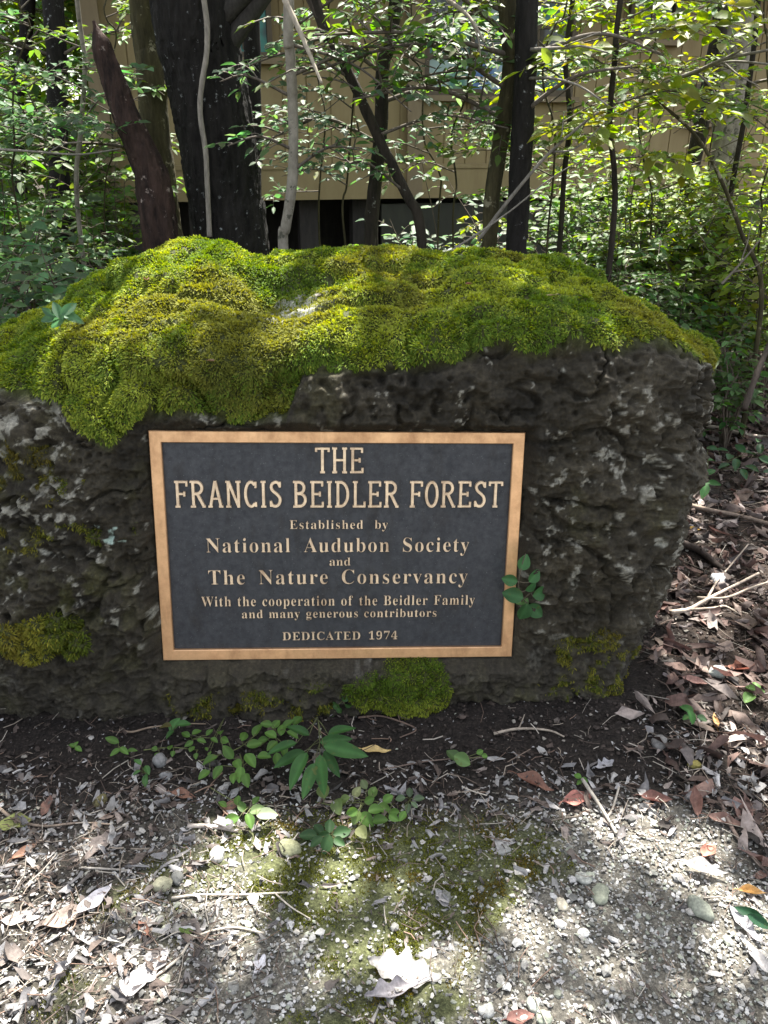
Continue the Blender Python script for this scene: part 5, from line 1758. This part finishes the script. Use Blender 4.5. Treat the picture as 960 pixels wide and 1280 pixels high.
stick('forked grey stick slanting over the gravel edge right of centre', [(726, 985), (745, 1010), (758, 1028), (770, 1046)], .0045, .0035, [[(757, 1026), (765, 1015), (772, 995, .02)]], (.30, .27, .23), hs=[.02, .012, .006, 0])
stick('thin pale stick lying flat beneath the boulder right half', [(617, 920), (648, 914), (685, 916), (705, 924)], .004, .002, [[(648, 914), (652, 905), (655, 900, .01)]], (.30, .25, .20))
stick('short thick peeled stick on the litter below the plants', [(235, 1036), (262, 1036), (298, 1042)], .0055, .0045, (), (.44, .38, .33))
stick('long pale sunlit stick lying across the left gravel', [(215, 1126), (250, 1122), (300, 1122), (360, 1119)], .0028, .0018, [[(345, 1121), (365, 1138), (388, 1152)]], (.50, .44, .36))
stick('bent pale stick on the litter at the lower left', [(196, 1224), (225, 1200), (245, 1175), (290, 1163), (330, 1170)], .003, .002, [[(245, 1175), (225, 1168), (200, 1180)]], (.46, .41, .34))
stick('brown stick reaching in from the left border', [(-5, 1010), (20, 1028), (55, 1036), (100, 1032), (140, 1034)], .0042, .002, (), (.22, .17, .13))
stick('thin straight stick on the left litter pile', [(100, 1088), (140, 1090), (165, 1092)], .0025, .002, (), (.33, .30, .26))
stick('pale forked dead branch lying on litter right of the boulder', [(836, 775), (858, 772), (880, 760), (915, 742), (946, 726)], .008, .004, [[(862, 772), (890, 770), (905, 768), (922, 778)], [(882, 758), (895, 735), (908, 720), (930, 705, .05)]], (.42, .34, .27), lift=.03)
stick('second thin pale branch beyond the forked dead branch', [(870, 757), (905, 757), (935, 745), (965, 735)], .005, .003, (), (.34, .28, .22), lift=.03)
stick('brown stick leaning from litter to the boulder right side', [(860, 637), (890, 644), (925, 651), (965, 662)], .010, .007, (), (.24, .18, .14), lift=.02)
stick('long pale stick far back on the right litter', [(880, 537), (905, 541), (930, 548), (965, 552)], .011, .008, (), (.38, .32, .26), lift=.02)
stick('thick dark rotten stick under the forked dead branch', [(850, 684), (875, 695), (895, 712), (910, 722)], .014, .010, (), (.06, .045, .038), lift=.02)
stick('dark stick at the right litter border', [(897, 1000), (915, 1040), (940, 1075), (965, 1100)], .005, .003, (), (.16, .12, .10))
stick('thin dark twig on the black soil below the moss patch', [(480, 965), (520, 957), (560, 952), (610, 950)], .0022, .0014, (), (.15, .11, .09))
stick('brown twig left of the big seedling', [(150, 915), (165, 918), (190, 912), (230, 908), (258, 908)], .003, .0015, (), (.20, .15, .11))
stick('curved dark root above the big seedling', [(448, 900), (475, 898), (500, 905), (520, 915), (500, 925)], .003, .0016, (), (.13, .09, .07))

# ------------------------------------------------------------------ single stones
def stone(label, px, py, size, colr, flat=.6, seed=0):
    rng = np.random.default_rng(seed + int(px + 3 * py))
    p = ground_pt(px, py)
    nu, nv = 22, 14
    th = np.linspace(0, 2 * pi, nu, endpoint=False)
    ph = np.linspace(.02, pi - .02, nv)
    T_, P_ = np.meshgrid(th, ph, indexing='ij')
    d = np.stack([np.cos(T_) * np.sin(P_), np.sin(T_) * np.sin(P_), np.cos(P_)], -1).reshape(-1, 3)
    r = 1 + .30 * fbm(d * 1.3 + seed + px, 3, 7) + .06 * fbm(d * 6 + px, 2, 8)
    sc = np.array([size * (.9 + .3 * rng.random()), size * (.7 + .3 * rng.random()), size * flat]) / 2
    V = d * r[:, None] * sc
    a = rng.random() * 6.3
    V = np.stack([V[:, 0] * cos(a) - V[:, 1] * sin(a), V[:, 0] * sin(a) + V[:, 1] * cos(a), V[:, 2]], 1) + p + np.array([0, 0, size * flat * .28])
    i = np.arange(nu)[:, None] * nv
    j = np.arange(nv - 1)[None]
    i2 = (np.arange(nu) + 1)[:, None] % nu * nv
    q_ = np.stack([i + j, i + j + 1, i2 + j + 1, i2 + j], -1).reshape(-1, 4)
    o = MB().add(V - p, q_, None, colr).build('stone', M['stone'])
    o.location = tuple(p)
    tag(o, label, 'stone')


stone('knobbly grey stone on black soil at the boulder right foot', 824, 932, .045, (.17, .16, .15), .8)
stone('olive brown rounded pebble left under the trailing plants', 126, 1004, .036, (.15, .13, .06), .7)
stone('rounded greenish pebble beside the pale long stick', 203, 1110, .034, (.27, .26, .18), .8)
stone('dark grey pebble touching the greenish pebble', 222, 1100, .03, (.13, .13, .12), .7)
stone('whitish angular stone in the sunlit litter', 273, 1072, .038, (.45, .43, .39), .8)
stone('grey angular stone beneath the small left seedlings', 200, 955, .036, (.18, .175, .17), .9)
stone('small grey stone below the angular one', 207, 972, .028, (.20, .195, .19), .7)
stone('mossy flat stone beneath the low creeper sprig', 362, 1063, .045, (.24, .24, .14), .6)
stone('flat whitish stone on the gravel right of centre', 730, 1100, .036, (.36, .36, .32), .4)
stone('long greenish stone under the flat whitish one', 750, 1120, .042, (.24, .25, .19), .5)
stone('oval beige pebble on mossy gravel', 702, 1134, .03, (.33, .30, .24), .6)
stone('white flat pebble above the oval beige one', 738, 1132, .02, (.55, .54, .50), .4)
stone('white shard on the gravel near the centre right', 729, 1168, .024, (.60, .58, .54), .35)
stone('greenish grey rough stone at the right gravel', 875, 1140, .05, (.24, .25, .20), .6)
stone('pale oval pebble at the bottom right of the oak leaf', 666, 1258, .032, (.34, .35, .30), .6)
stone('round white pebble at the bottom right of the bleached leaf', 608, 1266, .028, (.42, .41, .38), .6)
stone('grey green pebble beside the pale oval one', 680, 1275, .028, (.26, .28, .22), .6)
stone('yellowish stone in the right black soil', 868, 958, .03, (.20, .17, .05), .6)
stone('white stone half sunk in litter above the right border', 896, 728, .06, (.32, .32, .33), .7)
stone('pale stone among the litter at the right seedlings', 896, 845, .05, (.30, .31, .27), .8)
stone('flat grey stone on the left of the gravel moss', 628, 1063, .034, (.24, .235, .22), .4)


# ------------------------------------------------------------------ small plants at the boulder's foot
def leaf_blade(mb, p, d, up, L, W, colr, rng, shape=.85, cup=.12, droop=.15, wave=.0):
    nu, nv = 11, 5
    t = np.linspace(0, 1, nu)
    wdt = np.sin(pi * t ** shape) ** .75
    wdt[0] = .03
    wdt[-1] = .01
    d = norm(d)
    sd = norm(np.cross(d, up))
    up = np.cross(sd, d)
    V = np.zeros((nu, nv, 3))
    for j, v in enumerate(np.linspace(-1, 1, nv)):
        h = cup * W * np.abs(v * wdt) ** 1.5 * 2 - droop * L * t ** 2 + wave * W * np.sin(t * 14) * abs(v)
        V[:, j] = p + d * (t * L)[:, None] + sd * (v * wdt * W * .5)[:, None] + up * h[:, None]
    i = (np.arange(nu - 1)[:, None] * nv + np.arange(nv - 1)[None]).ravel()
    c_ = np.tile(np.asarray(colr, float), (nu * nv, 1)) * (.85 + .3 * rng.random())
    vv = np.abs(np.tile(np.linspace(-1, 1, nv), nu))
    c_ = c_ * np.where(vv < .1, 1.35, 1.0)[:, None]
    mb.add(V.reshape(-1, 3), np.stack([i, i + 1, i + nv + 1, i + nv], 1), None, c_)


def small_plant(label, foot, leaves, colr=(.085, .17, .034), stem_col=(.11, .12, .05), name='seedling', cat='plant', ratio=.62, height=.04, pos3=None, plane=None, shape=.85, seed=0, stem_r=.0012, wavy=0.0, arcs=(), group=None):
    """foot: pixel of the photo where the stem stands; leaves: (px, py, length m, azimuth deg[, colour]) leaf middles; plane=Y puts it in front of the boulder face"""
    rng = np.random.default_rng(seed + int(foot[0] + foot[1]))
    f = ground_pt(*foot) if plane is None else at(foot[0], foot[1], plane)
    root = empty(name, f, label, cat, group)
    st, lf = MB(), MB()
    for a_ in arcs:
        pp = []
        for q in a_:
            if plane is None:
                p = ground_pt(q[0], q[1])
                p[2] += .006 + (q[2] if len(q) > 2 else 0)
            else:
                p = at(q[0], q[1], plane)
            pp.append(p)
        st.tube(smooth_path(pp, 16), np.linspace(stem_r * 1.4, stem_r * .8, 16), 6, stem_col, .1)
        f_nodes = smooth_path(pp, 16)
        root_nodes = f_nodes if 'root_nodes' not in locals() else np.vstack([root_nodes, f_nodes])
    for lf_ in leaves:
        px, py, L, az = lf_[:4]
        L = L * (1.18 if ratio > .2 else 1)
        c_ = np.array(lf_[4] if len(lf_) > 4 else colr) * (.85 + .35 * rng.random())
        if plane is None:
            g_ = ground_pt(px, py)
            hh = height * (.55 + .6 * rng.random())
            # keep the photo's place while standing hh above the ground
            dd = norm(C0 - g_)
            c3 = g_ + dd * (hh / dd[2])
            up = norm(np.array([0, -.35, 1]) + rng.normal(size=3) * .22)
        else:
            c3 = at(px, py, plane - .012 * rng.random())
            up = norm(np.array([.1, -1.0, .45]) + rng.normal(size=3) * .25)
        a = radians(az)
        if plane is None:
            d = np.array([cos(a), sin(a), 0])
        else:
            d = np.array([cos(a), 0, sin(a)])
        d = norm(d - up * (d @ up))
        p0 = c3 - d * L * .5
        leaf_blade(lf, p0, d, up, L, L * ratio, c_, rng, shape, wave=wavy)
        if len(arcs):
            k = int(np.argmin(np.linalg.norm(root_nodes - p0, axis=1)))
            s0 = root_nodes[k]
        else:
            s0 = f
        st.tube(smooth_path([s0, (s0 + p0) / 2 + (np.array([0, 0, .004]) if plane is None else np.array([0, -.004, 0])), p0], 7), np.linspace(stem_r, stem_r * .6, 7), 5, stem_col)
    st.build('stem', M['twig'], root)
    lf.build('leaves', M['leaf'], root)
    return root


DK = (.038, .105, .026)
small_plant('large dark five fingered seedling under the plaque', (400, 918), [(372, 962, .080, 245, DK), (352, 934, .062, 200, DK), (402, 968, .075, 272, DK), (428, 912, .065, 30, DK), (432, 938, .090, -14, DK), (372, 912, .055, 150, DK), (415, 955, .06, -60, DK), (386, 975, .07, 258, DK), (362, 948, .07, 215, DK), (420, 925, .065, 8, DK)],
            name='woodbine_seedling', ratio=.36, height=.08, shape=.75, arcs=[[(400, 930), (399, 924, .03), (398, 922, .06)]])
small_plant('trailing creeper with rounded leaves left of the big seedling', (290, 945), [(262, 950, .034, 200), (272, 965, .03, 240), (285, 940, .034, 120), (297, 955, .03, 300), (305, 920, .028, 80), (318, 930, .032, 20), (313, 950, .036, -50), (322, 912, .034, 60), (280, 925, .026, 150), (300, 968, .032, 270), (255, 968, .028, 230), (292, 972, .026, 270), (308, 975, .03, 280), (276, 915, .022, 100), (330, 945, .03, -10)],
            name='creeping_vine', height=.04, arcs=[[(245, 955), (275, 950, .01), (300, 945, .02), (325, 925, .02)], [(300, 945), (305, 965, .01), (306, 985)]])
small_plant('low creeper sprig with sunlit pale leaves below the trailing creeper', (310, 1015), [(288, 1025, .034, 200), (302, 1008, .026, 120), (312, 1026, .03, 300), (322, 1012, .032, 20, (.14, .20, .08)), (334, 1018, .04, 5, (.30, .34, .22)), (278, 1005, .02, 150), (297, 1000, .022, 90), (320, 1000, .02, 60)],
            name='creeping_vine', height=.03, arcs=[[(260, 985), (285, 1003, .008), (312, 1016, .01), (335, 1012, .008)]])
small_plant('round leaved runner right of the big seedling', (440, 1010), [(404, 988, .036, 100, (.13, .18, .06)), (422, 1008, .036, 280, (.12, .17, .06)), (446, 990, .024, 60, (.28, .30, .14)), (462, 1000, .022, 30), (470, 1012, .03, 10), (458, 1025, .036, 330), (452, 1040, .032, 300, (.22, .24, .10)), (475, 1025, .03, 0), (440, 1015, .024, 200), (468, 988, .02, 70)],
            name='creeping_vine', height=.03, ratio=.72, arcs=[[(395, 1005), (420, 1012, .006), (450, 1010, .01), (478, 1020, .008)]])
small_plant('dense green leaf clump at the edge of the gravel moss', (410, 1048), [(385, 1044, .034, 180), (398, 1036, .028, 130), (412, 1032, .03, 90), (428, 1040, .036, 20), (408, 1056, .036, 260), (395, 1052, .026, 220), (424, 1052, .026, 320), (404, 1044, .024, 200)],
            name='leaf_clump', height=.03, colr=(.045, .10, .035))
small_plant('small plant with grey green leaves at the right end of the runner', (512, 1000), [(500, 998, .022, 180, (.09, .13, .07)), (512, 990, .022, 90, (.09, .13, .07)), (524, 998, .022, 10, (.09, .13, .07)), (510, 1010, .02, 260, (.09, .13, .07)), (503, 1020, .022, 240), (518, 1006, .016, 320, (.09, .13, .07)), (492, 1015, .022, 180)], height=.025)
small_plant('seedling with an orange tipped leaf beside the brown twig', (215, 918), [(206, 908, .030, 170, (.10, .09, .03)), (218, 905, .032, 60), (230, 905, .030, 20), (212, 918, .022, 220)], height=.045, colr=(.05, .13, .035))
small_plant('seedling with pointed leaves at the left of the twig', (148, 935), [(140, 925, .030, 160), (155, 938, .026, 320), (144, 940, .024, 230), (165, 938, .022, 0)], height=.03, ratio=.5)
small_plant('upright little seedling above the grey angular stone', (180, 968), [(172, 952, .024, 140), (184, 962, .026, 300), (182, 976, .03, 270), (170, 966, .02, 190)], height=.035, ratio=.48, colr=(.06, .14, .04))
small_plant('tiny bright seedling near the left border', (95, 935), [(90, 932, .016, 160), (98, 936, .018, 330), (95, 930, .014, 70)], height=.015, colr=(.10, .20, .04))
small_plant('little creeping sprig with paired round leaves above the twig', (220, 935), [(193, 936, .016, 150), (213, 934, .016, 90), (216, 942, .014, 270), (240, 936, .016, 60), (245, 945, .014, 270), (196, 944, .014, 240)], name='creeping_vine', height=.012, ratio=.75, arcs=[[(180, 940), (215, 938, .003), (248, 940)]])
small_plant('light green rounded seedling right of the big seedling', (572, 955), [(566, 944, .034, 130, (.10, .17, .06)), (578, 950, .038, 330, (.11, .19, .06)), (600, 940, .016, 30), (606, 945, .014, 0)], height=.03, ratio=.75)
small_plant('tiny seedling sprouting at the top of the forked stick', (727, 980), [(722, 970, .018, 140, (.09, .19, .04)), (731, 975, .016, 330, (.09, .19, .04)), (724, 978, .014, 220)], height=.025)
small_plant('bright sprig hanging on the boulder above the dark root', (410, 893), [(420, 882, .022, 150), (432, 872, .022, 60), (436, 882, .018, 340), (414, 892, .02, 200), (424, 888, .018, 300), (408, 884, .014, 120)], name='climbing_sprig', plane=1.655, ratio=.7, colr=(.055, .13, .035), arcs=[[(398, 905), (412, 892), (424, 880), (438, 868)]])
small_plant('thin sprig climbing the boulder below the plaque left half', (285, 905), [(284, 868, .014, 90), (292, 872, .016, 40), (296, 882, .014, 330), (298, 896, .018, 200), (302, 905, .02, 300), (290, 892, .014, 150)], name='climbing_sprig', plane=1.66, ratio=.75, colr=(.06, .12, .04), arcs=[[(300, 915), (298, 895), (290, 875), (282, 862)]])
VINE = (.05, .135, .045)
small_plant('round leaved vine overlapping the lower right corner of the plaque', (652, 780), [(655, 703, .036, 70, VINE), (668, 720, .034, 50, VINE), (637, 725, .034, 170, VINE), (641, 744, .046, 160, VINE), (675, 741, .042, 10, VINE), (664, 733, .03, 30, VINE), (655, 765, .044, 250, VINE), (669, 764, .042, 320, VINE), (650, 753, .018, 200, (.10, .19, .06)), (657, 752, .018, 60, (.10, .19, .06))],
            name='climbing_vine', plane=1.715, ratio=.74, arcs=[[(655, 775), (651, 752), (648, 730), (652, 708), (657, 692)], [(651, 752), (662, 742), (672, 738)]], stem_col=(.12, .10, .07), stem_r=.0015)
small_plant('bluish green divided sprig on the left shoulder of the moss', (75, 405), [(62, 398, .045, 190, (.06, .13, .065)), (72, 388, .045, 110, (.06, .13, .065)), (86, 386, .045, 40, (.06, .13, .065)), (92, 398, .045, 340, (.06, .13, .065)), (72, 402, .04, 220, (.06, .13, .065)), (82, 394, .04, 20, (.06, .13, .065)), (60, 390, .035, 150, (.06, .13, .065))], name='fern_sprig', plane=2.0, ratio=.45, arcs=[[(75, 408), (77, 398), (80, 390)]])
small_plant('five leaved creeper leaning on the boulder right edge', (880, 620), [(876, 598, .06, 100), (888, 590, .05, 30), (880, 612, .07, 260), (870, 606, .05, 200), (892, 604, .05, 330), (878, 578, .045, 90), (890, 575, .04, 30)], name='creeping_vine', height=.10, ratio=.5, colr=(.05, .14, .04), arcs=[[(885, 640), (882, 610, .05), (880, 585, .09)]])
small_plant('dark leaved creeper patch spreading on the right litter', (930, 575), [(900, 562, .06, 150), (912, 570, .06, 60), (925, 560, .06, 100), (938, 566, .06, 20), (950, 560, .06, 70), (920, 580, .06, 250), (940, 585, .06, 300), (958, 575, .06, 330), (905, 582, .05, 200), (930, 592, .05, 270), (948, 550, .05, 60), (962, 590, .05, 10), (890, 560, .04, 170)], name='creeping_vine', height=.09, ratio=.5, colr=(.035, .085, .035), arcs=[[(895, 590), (915, 585, .04), (940, 580, .05), (965, 585, .04)]])
small_plant('bright seedling by the mossy right corner of the boulder', (865, 895), [(858, 886, .034, 130), (864, 896, .032, 280), (878, 898, .024, 340, (.10, .17, .08)), (858, 897, .022, 210)], height=.035, colr=(.05, .15, .035))
small_plant('pale round seedling at the right border litter', (940, 868), [(936, 872, .034, 220, (.12, .22, .06)), (944, 858, .028, 70), (950, 865, .024, 10), (938, 860, .022, 140)], height=.04, ratio=.8)
small_plant('dark blade leaf sprout at the lower right border', (940, 1150), [(938, 1143, .05, 150, (.02, .06, .03)), (950, 1152, .045, 330, (.02, .06, .03))], height=.02, ratio=.4)
small_plant('tiny green sprout in the sunny left gravel', (232, 1163), [(228, 1162, .014, 160, (.14, .20, .05)), (236, 1164, .014, 10, (.14, .20, .05))], height=.012)
small_plant('small sprig hanging on the left part of the boulder foot', (285, 890), [(262, 942, .012, 60), (258, 936, .012, 120)], name='climbing_sprig', height=.02)
gr = small_plant('tuft of long sunlit grass blades at the right edge', (950, 440), [(935, 408, .22, 160, (.14, .20, .10)), (945, 398, .24, 120, (.16, .22, .11)), (958, 404, .24, 40, (.14, .20, .10)), (962, 415, .2, 10, (.14, .2, .1)), (940, 420, .18, 190, (.12, .18, .08))], name='grass_tuft', height=.10, ratio=.09, shape=.8)

small_plant('crowded creeper shoots directly left of the big seedling', (350, 930), [(338, 918, .030, 150), (352, 912, .028, 90), (345, 905, .026, 60), (360, 905, .03, 30), (333, 905, .026, 170), (366, 918, .028, 340), (340, 932, .03, 230), (355, 938, .026, 290), (372, 900, .03, 60), (328, 925, .024, 190), (347, 950, .03, 280)], name='creeping_vine', height=.035, arcs=[[(325, 935), (345, 925, .015), (370, 908, .02)]])
small_plant('sunlit creeper leaves at the upper edge of the gravel moss', (470, 1000), [(430, 1000, .026, 190, (.15, .21, .07)), (445, 1022, .028, 240, (.13, .19, .06)), (466, 990, .026, 70, (.12, .19, .05)), (480, 1010, .028, 350, (.10, .18, .04)), (485, 998, .024, 40), (455, 980, .022, 110, (.2, .25, .12)), (492, 1022, .022, 320)], name='creeping_vine', height=.022, ratio=.72, arcs=[[(420, 1010), (450, 1005, .006), (490, 1010, .006)]])
small_plant('pair of sprigs between the twig and the trailing creeper', (240, 925), [(232, 918, .022, 150), (246, 915, .022, 40), (252, 926, .02, 350), (236, 930, .02, 220), (262, 915, .02, 60), (268, 925, .018, 330)], height=.03)


# ------------------------------------------------------------------ dead leaves caught in the moss
_pr = VD.reshape(-1, 3) - C0
_sx = 480 + FPX * _pr[:, 0] / (_pr @ FW)
_sy = 640 - FPX * (_pr @ UP) / (_pr @ FW)


def rock_pt(px, py):
    m_ = (np.abs(_sx - px) < 4) & (np.abs(_sy - py) < 4)
    k_ = np.where(m_)[0]
    return VD.reshape(-1, 3)[k_[np.argmin(_pr[k_] @ FW)]] + np.array([0, 0, .006])


for lab, px, py, L_, az_, c_ in [
        ('reddish dead leaf scrap caught in the moss near the right cushion', 585, 358, .022, 30, (.22, .10, .06)),
        ('brown curled leaf scrap caught in the moss at the left hump', 180, 352, .03, 120, (.17, .10, .05)),
        ('straw coloured needle leaf lying on the moss right slope', 690, 372, .045, 15, (.32, .25, .13)),
        ('grey leaf scrap lying in the bare hollow of the moss', 395, 372, .028, 60, (.26, .24, .21)),
        ('brown leaf scrap on the moss above the plaque left corner', 262, 455, .022, 160, (.18, .11, .06))]:
    fallen_leaf(lab, px, py, L_, .12 if 'needle' in lab else .5, az_, c_, 0, .2, .4, pos=rock_pt(px, py), stalk=False)
